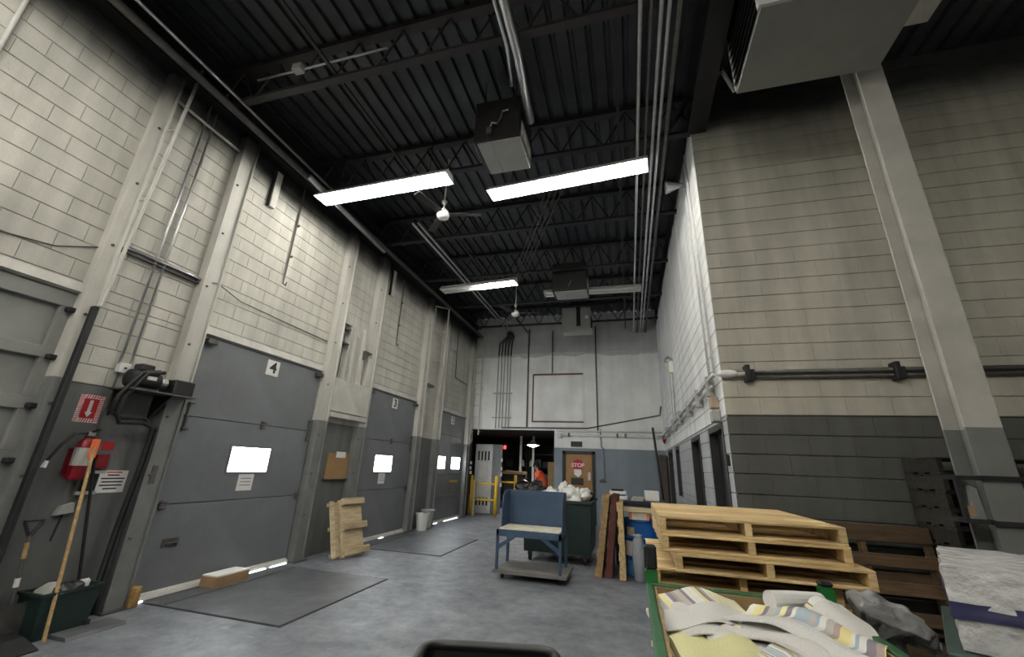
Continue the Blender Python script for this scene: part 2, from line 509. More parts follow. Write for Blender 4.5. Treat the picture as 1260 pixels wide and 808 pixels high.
# ceiling: ribbed steel deck, sheets laid side by side along the hall
bm = new_bm(); box(bm, XL-.3, XFAR+.3, REAR-.3, YB+.25, DECK+.1, DECK+.25)
ceiling = struct('ceiling', bm, M_deck)
def deck_sheet(x0, n, y0, y1):
    bm = new_bm(); pts = []
    for k in range(n):
        x = x0+k*.2286
        pts += [(x, DECK), (x+.15, DECK), (x+.168, DECK+.05), (x+.21, DECK+.05)]
    pts.append((x0+n*.2286, DECK))
    A = [bm.verts.new((p[0], y0, p[1])) for p in pts]; Bv = [bm.verts.new((p[0], y1, p[1])) for p in pts]
    for k in range(len(pts)-1): bm.faces.new((A[k], A[k+1], Bv[k+1], Bv[k]))
    return bm
x = XL-.05
while x < XFAR:
    part('deck_sheet', deck_sheet(x, 4, REAR, YB if x < XR else YC+.05), M_deck, ceiling)
    x += 4*.2286

# ------------------------------------------------------------------ dock doors (part of the shell)
def seal_and_gap(door, a, b, segs):
    part('bottom_seal', PR([(XL+.0, .012), (XL+.075, .012), (XL+.06, .055), (XL, .085)], 'y', a+.03, b-.03) if False else
         prism(new_bm(), [(XL-.005, .012), (XL+.075, .012), (XL+.06, .05), (XL-.005, .08)], 'y', a+.03, b-.03), M_post, door, 'worn white rubber seal along the floor')
    for s, e in segs:
        part('daylight_gap', B(XL+.02, XL+.09, s, e, .003, .016), M_gaplight, door, 'bright sliver of daylight under the door')

def hinge(door, y, z, h=.36):
    bm = new_bm(); box(bm, XL+.012, XL+.03, y-.012, y+.012, z-h/2, z+h/2, .003)
    for zz in (z-h/2+.02, z, z+h/2-.02): tube(bm, [(XL+.03, y-.03, zz), (XL+.03, y+.05, zz)], .012, 6)
    part('hinge', bm, M_dpipe, door)

def number_plate(door, y, z, ch, w=.24, h=.24):
    pl = part('number_plate', B(XL+.012, XL+.022, y-w/2, y+w/2, z-h/2, z+h/2, bevel=.003), M_white, door, 'white plate with the black number '+ch)
    t = text_mesh(ch, .24, .002)
    bmesh.ops.scale(t, vec=(1.15, 1, 1), verts=t.verts)
    bmesh.ops.transform(t, matrix=Matrix.Translation((XL+.024, y, z)) @ Matrix.Rotation(PI/2, 4, 'Z') @ Matrix.Rotation(PI/2, 4, 'X'), verts=t.verts)
    part('numeral', t, M_ink, pl)

def flat_door(n, a, b, ch, label, wy, gaps, grip=True):
    d = struct('door_%d' % n, B(XL-.06, XL-.03, a, b, 0, ZD+.02), M_gap, label)
    for z0, z1 in ((.06, 1.0), (1.008, 2.045), (2.053, ZD)):
        part('door_section', B(XL-.03, XL+.008, a+.012, b-.012, z0, z1, bevel=.005), M_doorgrey, d)
    for y in (a+.08, (a+b)/2+.1, b-.08): hinge(d, y, 2.05, .36 if y != (a+b)/2+.1 else .12)
    for y in (a+.08, b-.08): hinge(d, y, 1.0, .1)
    # daylit window with its frame
    fr = new_bm(); y0, y1, z0, z1 = wy
    for q in ((y0-.03, y1+.03, z1, z1+.03), (y0-.03, y1+.03, z0-.03, z0), (y0-.03, y0, z0, z1), (y1, y1+.03, z0, z1)):
        box(fr, XL+.005, XL+.022, *q)
    f = part('window_frame', fr, M_doorgrey, d)
    part('pane', B(XL+.008, XL+.014, y0, y1, z0, z1), M_pane, f, 'window pane blown out by daylight')
    pp = part('notice', B(XL+.009, XL+.012, (y0+y1)/2-.12, (y0+y1)/2+.14, z0-.26, z0-.035), M_paper, d, 'white paper notice under the window')
    for k in range(3):
        part('print_line', B(XL+.0122, XL+.0128, (y0+y1)/2-.08, (y0+y1)/2+.1, z0-.1-k*.045, z0-.09-k*.045), M_postgrey, pp)
    number_plate(d, (a+b)/2+.06, ZD-.17, ch)
    if grip:
        g = new_bm(); box(g, XL+.004, XL+.014, a+.22, a+.42, .52, .62, .004); tube(g, [(XL+.02, a+.25, .56), (XL+.05, a+.27, .57), (XL+.05, a+.37, .57), (XL+.02, a+.39, .56)], .012, 6)
        part('lift_handle', g, M_dpipe, d)
    for y in (a+.1, b-.1):
        part('stop_bracket', B(XL+.01, XL+.1, y-.07, y+.07, ZD-.1, ZD-.03, bevel=.008), M_dpipe, d)
    seal_and_gap(d, a, b, gaps)
    return d

flat_door(2, *DOORS[1], '4', 'grey flat dock door with the number four', (4.76, 5.43, 1.38, 1.71), [(3.95, 4.05), (5.2, 5.75), (5.85, 6.15)])
flat_door(3, *DOORS[2], '3', 'grey flat dock door with the number three', (8.32, 9.02, 1.38, 1.72), [(7.72, 7.95), (8.8, 8.95)], grip=False)

# far door "2": narrower leaves with a centre mullion and two panes
a, b = DOORS[3]
d = struct('door_4', B(XL-.06, XL-.03, a, b, 0, ZD+.02), M_gap, 'far grey dock door with two bright panes')
ym = (a+b)/2
for y0, y1 in ((a+.012, ym-.006), (ym+.006, b-.012)):
    for z0, z1 in ((.06, .68), (.69, 1.28), (1.29, 2.44), (2.45, ZD)):
        part('door_section', B(XL-.03, XL+.008, y0, y1, z0, z1, bevel=.005), M_doorgrey, d)
for y0, y1 in ((11.42, 12.04), (12.56, 13.2)):
    part('pane', B(XL+.008, XL+.014, y0, y1, 1.46, 1.80), M_pane, d, 'window pane blown out by daylight')
number_plate(d, ym, ZD-.18, '2')
part('cross_bar', B(XL+.01, XL+.04, a+.05, b-.05, .66, .71), M_postgrey, d)
part('reflector_strip', B(XL+.01, XL+.014, 12.5, 13.15, 1.06, 1.12), M_yellow, d, 'yellow reflective strip')
seal_and_gap(d, a, b, [(11.5, 11.7), (12.2, 13.2)])

# near door, old panelled type, only its right end shows
a, b = DOORS[0]
d = struct('door_1', B(XL-.1, XL-.05, a, b, 0, ZD+.02), M_doorold, 'old grey panelled dock door at the left edge')
rails = [0.06, .45, .57, .96, 1.08, 1.45, 1.57, 1.93, 2.05, 2.42, 2.53, 2.95, ZD]
stiles = [a+.01, a+.12, .3, .42, b-.12, b-.012]
for k in range(0, len(rails)-1):
    if k % 2 == 0 and k > 0 or k == len(rails)-2:
        pass
for z0, z1 in ((.06, .16), (.45, .57), (.96, 1.08), (1.45, 1.57), (1.93, 2.05), (2.42, 2.53), (2.95, ZD)):
    part('rail', B(XL-.05, XL+.004, a+.01, b-.012, z0, z1, bevel=.006), M_doorold, d)
for y0, y1 in ((a+.01, a+.12), (.66, .78), (b-.13, b-.012)):
    for z0, z1 in ((.16, .45), (.57, .96), (1.08, 1.45), (1.57, 1.93), (2.05, 2.42), (2.53, 2.95)):
        part('stile', B(XL-.05, XL+.002, y0, y1, z0, z1, bevel=.004), M_doorold, d)
for z in (2.95, 2.46, 1.99, 1.5):
    part('roller_bracket', B(XL+.0, XL+.07, b-.1, b+.06, z-.05, z+.0, bevel=.01), M_rubber, d)
seal_and_gap(d, a, b, [])

# lintel bands over the doors
for k, (a, b) in enumerate(DOORS):
    struct('trim_%d' % (k+2), prism(new_bm(), [(XL-.02, ZD+.01), (XL+.05, ZD+.03), (XL+.02, ZD+.13), (XL-.02, ZD+.13)], 'y', max(a, -1), b), M_post)

# ------------------------------------------------------------------ door posts (steel channels) with grey lower ends
def post(y0, y1, dpt, label, ztop=6.15, zgrey=2.25, n=0):
    t = thing('door_post', (XL+dpt/2, (y0+y1)/2, 0), label, 'steel post', 'white channel posts between the dock doors')
    def chan(z0, z1):
        bm = new_bm()
        w = .022
        # channel: web at the front with two flanges back to the wall and a raised lip
        box(bm, XL+dpt-.018, XL+dpt, y0, y1, z0, z1)
        box(bm, XL, XL+dpt-.018, y0, y0+w, z0, z1); box(bm, XL, XL+dpt-.018, y1-w, y1, z0, z1)
        box(bm, XL+dpt, XL+dpt+.03, y1-.02, y1, z0, z1)
        return bm
    part('lower_channel', chan(0, zgrey), M_postgrey, t, 'grey painted lower end')
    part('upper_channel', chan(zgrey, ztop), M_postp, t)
    part('base_plate', B(XL, XL+dpt+.06, y0-.04, y1+.04, .0, .018), M_dpipe, t)
    for z in (.7, 1.35, 2.0, 2.9, 3.7, 4.5, 5.3):
        part('bolt', LA([(.016, 0), (.016, .012), (.008, .018)], (XL+dpt, y0+.05, z), 8, 'x'), M_dpipe, t)
    return t
post(2.56, 2.68, .13, 'white channel post at the right end of the old panelled dock door')
post(3.64, 3.85, .13, 'white channel post left of door four, beside the black motor shelf')
post(6.24, 6.44, .13, 'white channel post right of door four, left of the white panel')
post(7.40, 7.63, .13, 'white channel post left of door three, carrying a small bracket')
post(9.90, 10.10, .13, 'white channel post right of door three')
post(11.03, 11.25, .13, 'white channel post left of the far door two')
post(13.48, 13.66, .13, 'white channel post in the far corner right of door two')
# black rubber jamb and slender pole in front of the old door's end
t = thing('track_pole', (-5.28, 2.66, 0), 'slender track pole, white above and black below, beside the old panelled door', 'pole')
part('upper_pole', T([(-5.1, 2.72, 6.3), (-5.2, 2.66, 3.0)], .02, 8), M_postp, t)
part('lower_track', B(-5.29, -5.22, 2.625, 2.675, 0, 3.0, bevel=.01), M_rubber, t, 'black rubber lower track')
for z in (4.3, 5.3):
    part('standoff', T([(XL, 2.66, z), (-5.16, 2.69, z+.02)], .014, 6), M_post, t)

# ------------------------------------------------------------------ roof joists, girder, beams
def joist(y, x0, x1, label, z0=6.22, z1=6.86, m=M_joist, pitch=.62):
    t = thing('roof_joist', ((x0+x1)/2, y, z0), label, 'joist', 'open-web roof joists')
    part('bottom_chord', B(x0, x1, y-.05, y+.05, z0, z0+.045), m, t)
    part('top_chord', B(x0, x1, y-.06, y+.06, z1-.045, z1+.03), m, t)
    n = int((x1-x0)/pitch); p = (x1-x0)/n
    base = {}
    for k in range(n):
        for s in (0, 1):
            if s not in base:
                xa, xb = (x0+k*p, x0+(k+.5)*p) if s == 0 else (x0+(k+.5)*p, x0+(k+1)*p)
                za, zb = (z0+.03, z1-.03) if s == 0 else (z1-.03, z0+.03)
                base[s] = part('web_bar', T([(xa, y, za), (xb, y, zb)], .014, 5), m, t)
            else:
                o = base[s].copy(); COL.objects.link(o); o.location.x += k*p
    return t
JY = [1.25, 3.2, 5.15, 7.1, 9.05, 11.0, 12.95]
JL = ['open-web roof joist nearest above the camera', 'reddish black roof joist crossing in front of the near heater', 'roof joist right behind the near pair of strip lights',
      'roof joist beyond the first ceiling fan', 'roof joist above the farther lit strip light', 'roof joist behind the dark unlit strip light', 'last roof joist, just before the back wall']
for y, l in zip(JY, JL):
    joist(y, XL, XR+.1 if y > YC else 1.0, l, m=M_redjoist if y == 3.2 else M_joist)
solo('girder', prism(new_bm(), [(1.02, 6.2), (1.26, 6.2), (1.26, 6.23), (1.155, 6.23), (1.155, 6.84), (1.26, 6.84), (1.26, 6.87), (1.02, 6.87), (1.02, 6.84), (1.125, 6.84), (1.125, 6.23), (1.02, 6.23)], 'y', REAR+.01, YC), M_joist,
     'black roof girder running over the corner of the right walls', 'beam')
solo('edge_beam', prism(new_bm(), [(XL, 6.18), (XL+.2, 6.18), (XL+.2, 6.21), (XL+.06, 6.21), (XL+.06, 6.5), (XL+.2, 6.5), (XL+.2, 6.53), (XL, 6.53)], 'y', REAR+.01, YB-.01), M_joist,
     'black channel beam along the top of the left wall', 'beam')
# bridging bars under the deck between the joists
for k, (x, l) in enumerate(((-3.4, 'thin bridging bar along the roof, left of the heaters'), (.07, 'thin bridging bar along the roof beside the pipe run'))):
    solo('bridging_bar', B(x-.02, x+.02, REAR+.01, YB-.01, 6.27, 6.3), M_joist, l, 'bar', 'bridging bars under the roof joists')

# ------------------------------------------------------------------ strip lights
def strip_light(p0, p1, lit, label, z):
    """an eight-foot strip: hood, end caps and two pairs of tubes; lit is a pair of flags for the two halves"""
    c = Vector(((p0[0]+p1[0])/2, (p0[1]+p1[1])/2, z))
    t = thing('strip_light', c, label, 'strip light', 'fluorescent strip lights under the roof joists')
    Lh = (Vector(p1)-Vector(p0)).length/2
    h = prism(new_bm(), [(-.16, -.035), (-.15, -.04), (-.07, .02), (.07, .02), (.15, -.04), (.16, -.035), (.075, .075), (-.075, .075)], 'x', -Lh, Lh)
    for v in h.verts: v.co += c
    part('hood', h, M_white, t)
    for s in (-1, 1):
        e = prism(new_bm(), [(-.16, -.04), (.16, -.04), (.075, .075), (-.075, .075)], 'x', s*Lh, s*(Lh+.012))
        for v in e.verts: v.co += c
        part('end_cap', e, M_white, t)
    for half in (0, 1):
        x0, x1 = (-Lh+.03, -.02) if half == 0 else (.02, Lh-.03)
        for yy in (-.085, .085):
            b = T([(x0, yy, -.04), (x1, yy, -.04)], .019, 8)
            for v in b.verts: v.co += c
            part('tube', b, M_tube if lit[half] else M_white, t, 'glowing tube' if lit[half] else 'dead tube', smooth=True)
    for s in (-.7, .7):
        part('hanger', T([c+Vector((s*Lh, 0, .07)), c+Vector((s*Lh, 0, DECK-z))], .006, 5), M_joist, t)
    t.rotation_euler.z = math.atan2(p1[1]-p0[1], p1[0]-p0[0])
    return t
strip_light((-4.93, 4.86), (-2.5, 4.80), (1, 1), 'lit strip light near the left wall, over door four', 5.85)
strip_light((-2.01, 5.36), (.45, 5.17), (1, 1), 'longest lit strip light, under the near heater', 5.85)
strip_light((-4.46, 8.87), (-2.45, 8.69), (0, 1), 'farther strip light with only its right half lit', 5.85)
strip_light((-2.0, 10.0), (.475, 10.06), (0, 0), 'unlit white strip light passing behind the far heater', 6.05)
for y in (.2, -4.0):
    for x, s in ((-3.7, 'left'), (-.8, 'middle'), (3.6, 'right')):
        if not (y > 0 and x > 0): strip_light((x-1.22, y), (x+1.22, y), (1, 1), 'lit strip light %s the camera, on the %s side' % ('above' if y > 0 else 'behind', s), 5.85)

# ------------------------------------------------------------------ unit heaters under the roof
def heater(name, x0, x1, y0, y1, z0, z1, label, dark=True):
    t = thing(name, ((x0+x1)/2, (y0+y1)/2, z0), label, 'heater', 'unit heaters hanging from the roof')
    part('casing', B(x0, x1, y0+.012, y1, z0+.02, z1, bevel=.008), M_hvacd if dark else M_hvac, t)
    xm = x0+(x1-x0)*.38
    part('bottom_panel', B(x0+.06, xm, y0+.03, y1-.02, z0, z0+.02), M_hvac, t, 'pale underside panel')  # both underside panels paler, painting in light reflected off the floor
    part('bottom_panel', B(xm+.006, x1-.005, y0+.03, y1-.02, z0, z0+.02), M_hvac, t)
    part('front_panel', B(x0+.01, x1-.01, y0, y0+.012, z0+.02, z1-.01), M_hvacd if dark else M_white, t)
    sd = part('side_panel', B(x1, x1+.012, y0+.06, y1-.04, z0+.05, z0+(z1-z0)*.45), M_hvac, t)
    part('slot', B(x1+.012, x1+.015, y0+.08, y1-.06, z0+.05, z0+.11), M_gap, sd)
    for xx in (x0+.1, x1-.1):
        for yy in (y0+.1, y1-.1):
            part('hanger_rod', T([(xx, yy, z1), (xx, yy, DECK)], .008, 5), M_joist, t)
    return t
h = heater('unit_heater', -1.86, -1.2, 4.14, 4.80, 5.74, 6.45, 'near black unit heater with pale underside over the longest strip light')
part('gas_hose', T([(-1.62, 4.12, 5.93), (-1.58, 4.09, 6.0), (-1.5, 4.08, 5.95), (-1.46, 4.09, 6.05), (-1.44, 4.09, 6.16), (-1.36, 4.1, 6.18)], .013, 6), M_galv, h)
part('valve', B(-1.66, -1.58, 4.08, 4.14, 5.84, 5.94, bevel=.01), M_dpipe, h)
h = heater('unit_heater', -1.66, -.81, 9.2, 9.75, 5.72, 6.5, 'far unit heater hiding the middle of the unlit strip light')
part('gas_hose', T([(-1.25, 9.17, 5.85), (-1.2, 9.16, 5.92), (-1.18, 9.17, 6.0)], .012, 6), M_galv, h)
t = thing('roof_vent_box', (-1.45, 12.7, 5.75), 'pale vent box hanging before the back wall, behind the far heater', 'vent')
part('casing', B(-1.92, -1.0, 12.5, 13.0, 5.85, 6.6, bevel=.01), M_hvac, t)
part('louvre', B(-1.45, -1.32, 12.49, 12.5, 5.95, 6.6), M_gap, t, 'dark vertical slot')
part('scoop', prism(new_bm(), [(12.45, 5.72), (12.95, 5.78), (12.95, 5.85), (12.45, 5.85)], 'x', -1.9, -.96), M_hvac, t)
part('grille', B(-1.0, -.985, 12.52, 12.98, 5.78, 6.3), M_gap, t)
part('lamp', LA([(.05, 0), (.05, -.05), (.02, -.07)], (-1.12, 12.5, 6.25), 10, 'y'), M_white, t)
for xx in (-1.85, -1.07):
    part('hanger_rod', T([(xx, 12.7, 6.6), (xx, 12.7, DECK)], .01, 5), M_joist, t)

# big unit at the upper right
t = thing('large_heater', (1.98, 3.5, 5.6), 'large beige unit heater at the upper right, in front of the column', 'heater')
M_pan = mat('beige_heater_enamel', (.25, .245, .225), .5, 0, .06, 3)
part('casing', B(1.36, 2.62, 3.06, 3.94, 5.64, 6.6), M_pan, t)
part('bottom_pan', B(1.33, 2.64, 3.03, 3.96, 5.6, 5.64, bevel=.006), M_pan, t)
part('front_panel', B(1.36, 2.62, 3.035, 3.06, 5.645, 6.6, bevel=.004), M_white, t)
for k in range(9):
    z = 5.68+k*.1
    part('louvre_blade', prism(new_bm(), [(1.36, z+.085), (1.36, z+.075), (1.315, z+.01), (1.315, z+.02)], 'y', 3.1, 3.93), M_rubber, t)
part('louvre_frame', B(1.325, 1.36, 3.03, 3.09, 5.64, 6.6), M_white, t)
part('louvre_frame', B(1.325, 1.36, 3.935, 3.96, 5.64, 6.6), M_white, t)
part('outlet_duct', B(2.64, 3.0, 3.15, 3.75, 5.85, 6.5, bevel=.01), M_galv, t)
for xx in (1.5, 2.5):
    for yy in (3.15, 3.85): part('hanger_rod', T([(xx, yy, 6.6), (xx, yy, DECK)], .01, 5), M_joist, t)

# ------------------------------------------------------------------ ceiling fans
def fan(x, y, z, ang, label):
    t = thing('ceiling_fan', (x, y, z), label, 'ceiling fan', 'ceiling fans on down rods')
    part('down_rod', T([(x, y, z+.1), (x, y, DECK)], .014, 6), M_white, t)
    part('motor', LA([(.03, .13), (.05, .11), (.09, .06), (.115, .0), (.1, -.05), (.05, -.075), (.01, -.08)], (x, y, z), 20), M_white, t, smooth=True)
    part('canopy', LA([(.03, .30), (.05, .27), (.02, .2)], (x, y, z), 12), M_white, t)
    for k in range(3):
        a = ang+k*2*PI/3
        b = new_bm(); box(b, .1, .66, -.06, .06, -.006, .006, .004)
        bmesh.ops.transform(b, matrix=Matrix.Translation((x, y, z+.02)) @ Matrix.Rotation(a, 4, 'Z') @ Matrix.Rotation(.2, 4, 'X'), verts=b.verts)
        part('blade', b, M_hvacd, t)
fan(-2.93, 5.55, 5.7, .25, 'white ceiling fan right of the left strip light')
fan(-2.93, 10.46, 5.7, .1, 'white ceiling fan farther back, above the bricked hatch')

# ------------------------------------------------------------------ roof pipes
def pipe(name, pts, r, m, label, cat='pipe', group=None, clamps=None, n=8):
    if not clamps: return solo(name, T(pts, r, n), m, label, cat, group, smooth=True)
    t = thing(name, pts[0], label, cat, group)
    part('pipe_run', T(pts, r, n), m, t, smooth=True)
    for c in clamps: part('clamp', B(c[0]-r*1.6, c[0]+r*1.6, c[1]-.02, c[1]+.02, c[2]-r*1.5, c[2]+r*1.5), M_dpipe, t)
    return t
GP = 'conduits running along the roof'
for x, r, m, l in ((.33, .024, M_galv, 'single bright conduit left of the roof conduit bundle'), (.44, .018, M_dpipe, 'dark conduit in the roof conduit bundle'),
                   (.54, .024, M_galv, 'left bright conduit of the paired roof conduits'), (.62, .024, M_galv, 'right bright conduit of the paired roof conduits'),
                   (.72, .03, M_dpipe, 'thick dark pipe right of the paired roof conduits')):
    pipe('roof_conduit', [(x, REAR+.01, 6.16), (x, YB-.1, 6.16), (x, YB-.04, 6.1)], r, m, l, 'conduit', GP)
pipe('flue_pipe', [(-.92, REAR+.01, 6.13), (-1.03, 3.3, 6.13), (-1.1, 4.3, 6.13), (-1.25, 4.4, 6.35)], .055, M_galv, 'thick bright flue pipe running to the near heater', 'pipe', n=12)
pipe('gas_pipe', [(-1.03, REAR+.01, 6.11), (-1.12, 3.2, 6.11), (-1.2, 3.7, 6.11)], .02, M_galv, 'thin bright gas pipe beside the thick flue pipe', 'pipe')
pipe('sprinkler_pipe', [(-4.72, REAR+.01, 6.2), (-4.95, 5.3, 6.2)], .022, M_galv, 'thin bright pipe along the roof above the left wall')
pipe('steam_pipe', [(-5.02, REAR+.01, 6.12), (-5.08, YB-.2, 6.12)], .05, M_dpipe, 'thick dark pipe under the roof beside the left wall', n=12)
pipe('steam_pipe', [(-4.9, 4.5, 6.02), (-5.05, 7.0, 6.02)], .05, M_galv, 'thick bright pipe crossing the end of the left strip light', n=12)
pipe('roof_conduit', [(-3.98, 6.3, 6.15), (-3.95, 13.6, 6.15)], .026, M_galv, 'bright conduit running back to the conduit drop, left one', 'conduit', GP)
pipe('roof_conduit', [(-3.86, 6.3, 6.15), (-3.83, 13.6, 6.15)], .02, M_galv, 'bright conduit running back to the conduit drop, right one', 'conduit', GP)
for k in range(4):
    pipe('cross_conduit', [(-2.7+k*.09, 9.2, 6.14), (-1.2+k*.1, 5.9, 6.14)], .009, M_dpipe, ['leftmost', 'second', 'third', 'rightmost'][k]+' of four thin slanting conduits under the roof', 'conduit', 'fan of four slanting conduits')
pipe('junction_conduit', [(-4.5, 3.0, 6.3), (-3.8, 3.02, 6.32), (-2.6, 3.05, 6.36)], .015, M_galv, 'thin conduit along the reddish roof joist', 'conduit')
solo('junction_box', B(-3.92, -3.78, 2.95, 3.05, 6.27, 6.37, bevel=.01), M_hvac, 'small square box on the conduit of the reddish joist', 'box')
# cable bundle swinging over the right wall corner
for k in range(5):
    pts = []
    for i in range(9):
        s = i/8
        pts.append((.1+.9*s, 5.75+.25*k*.3-.9*s, 6.18+.35*s*s+.03*k))
    pipe('cable', pts, .014, M_black, ['lowest', 'second lowest', 'middle', 'second highest', 'highest'][k]+' black cable of the bundle slung across the right roof corner', 'cable', 'slung black cables')

# ------------------------------------------------------------------ pier between the old door and door four
GW = 'conduits on the left wall'
pipe('wall_conduit', [(XL+.03, 3.11, 6.2), (XL+.03, 3.10, 2.5)], .014, M_galv, 'left one of two conduits down to the white switch box', 'conduit', GW)
pipe('wall_conduit', [(XL+.03, 3.21, 6.2), (XL+.03, 3.20, 2.5)], .014, M_galv, 'right one of two conduits down to the white switch box', 'conduit', GW)
pipe('wall_conduit', [(XL+.05, 2.72, 5.87), (XL+.05, 3.64, 5.87)], .02, M_post, 'short level pipe high between the near posts', 'conduit', GW)
pipe('wall_conduit', [(XL+.03, 1.35, 6.1), (XL+.03, 1.36, 4.6)], .018, M_post, 'short white conduit high at the left edge above the old door', 'conduit', GW)
pipe('wall_cable', [(XL+.012, .9, 3.40), (XL+.012, 1.87, 3.44), (XL+.012, 2.25, 3.5), (XL+.012, 2.56, 3.66)], .007, M_dpipe, 'thin dark cable across the blocks above the old door', 'cable')
pipe('wall_cable', [(XL+.14, 3.84, 3.79), (XL+.015, 4.3, 3.74), (XL+.012, 5.2, 3.72), (XL+.012, 6.2, 3.7)], .007, M_dpipe, 'thin dark cable across the blocks above door four', 'cable')
t = thing('channel_bracket', (XL+.05, 3.25, 3.74), 'dark slotted channel spanning the pier above the switch box', 'bracket')
part('channel', prism(new_bm(), [(XL, 3.72), (XL+.06, 3.72), (XL+.06, 3.73), (XL+.01, 3.73), (XL+.01, 3.79), (XL+.06, 3.79), (XL+.06, 3.80), (XL, 3.80)], 'y', 2.76, 3.72), M_dpipe, t)
part('rod', T([(XL+.06, 2.72, 3.77), (XL+.08, 3.7, 3.775), (XL+.17, 3.8, 3.78)], .012, 6), M_galv, t)
t = thing('switch_box', (XL, 3.15, 2.42), 'small white switch box over the red arrow sign', 'box')
part('box', B(XL, XL+.07, 3.09, 3.2, 2.41, 2.52, bevel=.006), M_white, t)
part('toggle', LA([(.012, 0), (.008, .02)], (XL+.07, 3.145, 2.465), 8, 'x'), M_black, t)
part('drop_conduit', T([(XL+.03, 3.12, 2.41), (XL+.03, 3.1, 1.2)], .012, 6), M_dpipe, t)

t = thing('motor_shelf', (XL+.15, 3.5, 2.1), 'black steel wall shelf below the white channel post', 'shelf')
part('plate', B(XL, XL+.34, 3.1, 3.82, 2.225, 2.245, bevel=.003), M_dpipe, t)
for y in (3.16, 3.56): part('gusset', prism(new_bm(), [(XL, 2.225), (XL+.3, 2.225), (XL, 1.95)], 'y', y, y+.015), M_rubber, t)
t = thing('hydraulic_motor', (XL+.16, 3.35, 2.245), 'round black hydraulic motor with a pump block on the wall shelf', 'motor')
part('motor_body', LA([(.06, -.16), (.1, -.15), (.105, -.1), (.105, .1), (.09, .14), (.05, .15)], (XL+.17, 3.3, 2.36), 16, 'y'), M_rubber, t, smooth=True)
part('terminal_box', B(XL+.1, XL+.24, 3.2, 3.34, 2.45, 2.53, bevel=.012), M_black, t)
part('name_plate', B(XL+.274, XL+.278, 3.26, 3.36, 2.36, 2.40), M_white, t)
part('coupling', LA([(.05, 0), (.05, .05), (.06, .06), (.06, .09)], (XL+.17, 3.44, 2.36), 12, 'y'), M_galv, t)
part('pump_tank', B(XL+.04, XL+.3, 3.56, 3.8, 2.247, 2.42, bevel=.012), M_black, t)
part('foot', B(XL+.08, XL+.26, 3.2, 3.42, 2.245, 2.27), M_rubber, t)
for k, dy in enumerate((0, .05)):
    pipe('hydraulic_hose', [(XL+.26, 3.38+dy, 2.47), (XL+.3, 3.18+dy, 2.42), (XL+.28, 3.05+dy, 2.15), (XL+.24, 3.05+dy, 1.98), (XL+.2, 3.18, 1.93-dy), (XL+.18, 3.42, 1.95-dy), (XL+.16, 3.55+dy, 1.85), (XL+.14, 3.56+dy, 1.5), (XL+.13, 3.52+dy, .8), (XL+.14, 3.5+dy, .25), (XL+.2, 3.46+dy, .04)],
         .022, M_rubber, ('outer' if k == 0 else 'inner')+' thick black hose looping from the motor down to the floor', 'hose', 'hydraulic hoses', n=8)
# arrow sign
t = thing('arrow_sign', (XL, 3.0, 1.87), 'red sign with white arrow and red striped border above the extinguisher', 'sign')
part('plate', B(XL, XL+.004, 2.89, 3.10, 1.86, 2.14), M_paper, t)
part('red_field', B(XL+.004, XL+.006, 2.93, 3.06, 1.90, 2.10), M_redp, t)
for k in range(14):
    z = 1.865+k*.02
    for y0, y1 in ((2.892, 2.928), (3.062, 3.098)):
        part('stripe', prism(new_bm(), [(y0, z), (y1, z+.012), (y1, z+.022), (y0, z+.010)], 'x', XL+.004, XL+.0055), M_redp, t)
for k in range(6):
    y = 2.935+k*.022
    for z0, z1 in ((1.863, 1.898), (2.102, 2.137)):
        part('stripe', prism(new_bm(), [(y, z0), (y+.01, z0), (y+.02, z1), (y+.01, z1)], 'x', XL+.004, XL+.0055), M_redp, t)
part('arrow', prism(new_bm(), [(2.98, 2.085), (3.01, 2.085), (3.01, 1.965), (3.028, 1.965), (2.995, 1.912), (2.962, 1.965), (2.98, 1.965)], 'x', XL+.006, XL+.008), M_paper, t)
# extinguisher
t = thing('fire_extinguisher', (XL+.12, 3.02, 1.3), 'red fire extinguisher with black hose hung on the grey pier', 'fire extinguisher')
cx, cy_ = XL+.1, 3.02
part('cylinder', LA([(.05, 1.3), (.068, 1.315), (.07, 1.34), (.07, 1.62), (.06, 1.67), (.03, 1.70), (.025, 1.73)], (cx, cy_, 0), 20), M_redenam, t, smooth=True)
part('label', LA([(.0715, 1.44), (.0715, 1.61)], (cx, cy_, 0), 20), M_hvac, t, 'pale printed label')
part('valve', B(cx-.03, cx+.05, cy_-.03, cy_+.03, 1.72, 1.77, bevel=.008), M_galv, t)
part('lever', prism(new_bm(), [(cx+.02, 1.77), (cx+.13, 1.80), (cx+.13, 1.79), (cx+.02, 1.75)], 'y', cy_-.012, cy_+.012), M_black, t)
part('hose', T([(cx+.03, cy_-.03, 1.75), (cx+.05, cy_-.14, 1.74), (cx+.05, cy_-.22, 1.62), (cx+.03, cy_-.27, 1.48)], .014, 6), M_black, t)
part('nozzle', T([(cx+.03, cy_-.27, 1.48), (cx+.03, cy_-.28, 1.42)], .016, 6, r_end=.024), M_white, t)
part('tag', B(cx+.075, cx+.079, cy_+.0, cy_+.07, 1.52, 1.70), mat('orange_tag', (.85, .16, .05), .7), t, 'orange inspection tag')
part('wall_bracket', B(XL, XL+.02, cy_-.07, cy_+.07, 1.35, 1.6), M_redenam, t)
solo('alarm_box', B(XL, XL+.07, 3.17, 3.29, 1.41, 1.55, bevel=.006), M_redenam, 'small dark red wall box right of the extinguisher', 'alarm box')
solo('red_sticker', B(XL, XL+.003, 3.22, 3.33, 1.6, 1.68), M_redp, 'small red sticker above the dark red wall box', 'sticker')
t = thing('notice_sign', (XL, 3.42, 1.17), 'white notice with black text lines and red heading beside the extinguisher', 'sign')
part('board', B(XL, XL+.006, 3.28, 3.55, 1.165, 1.39), M_paper, t)
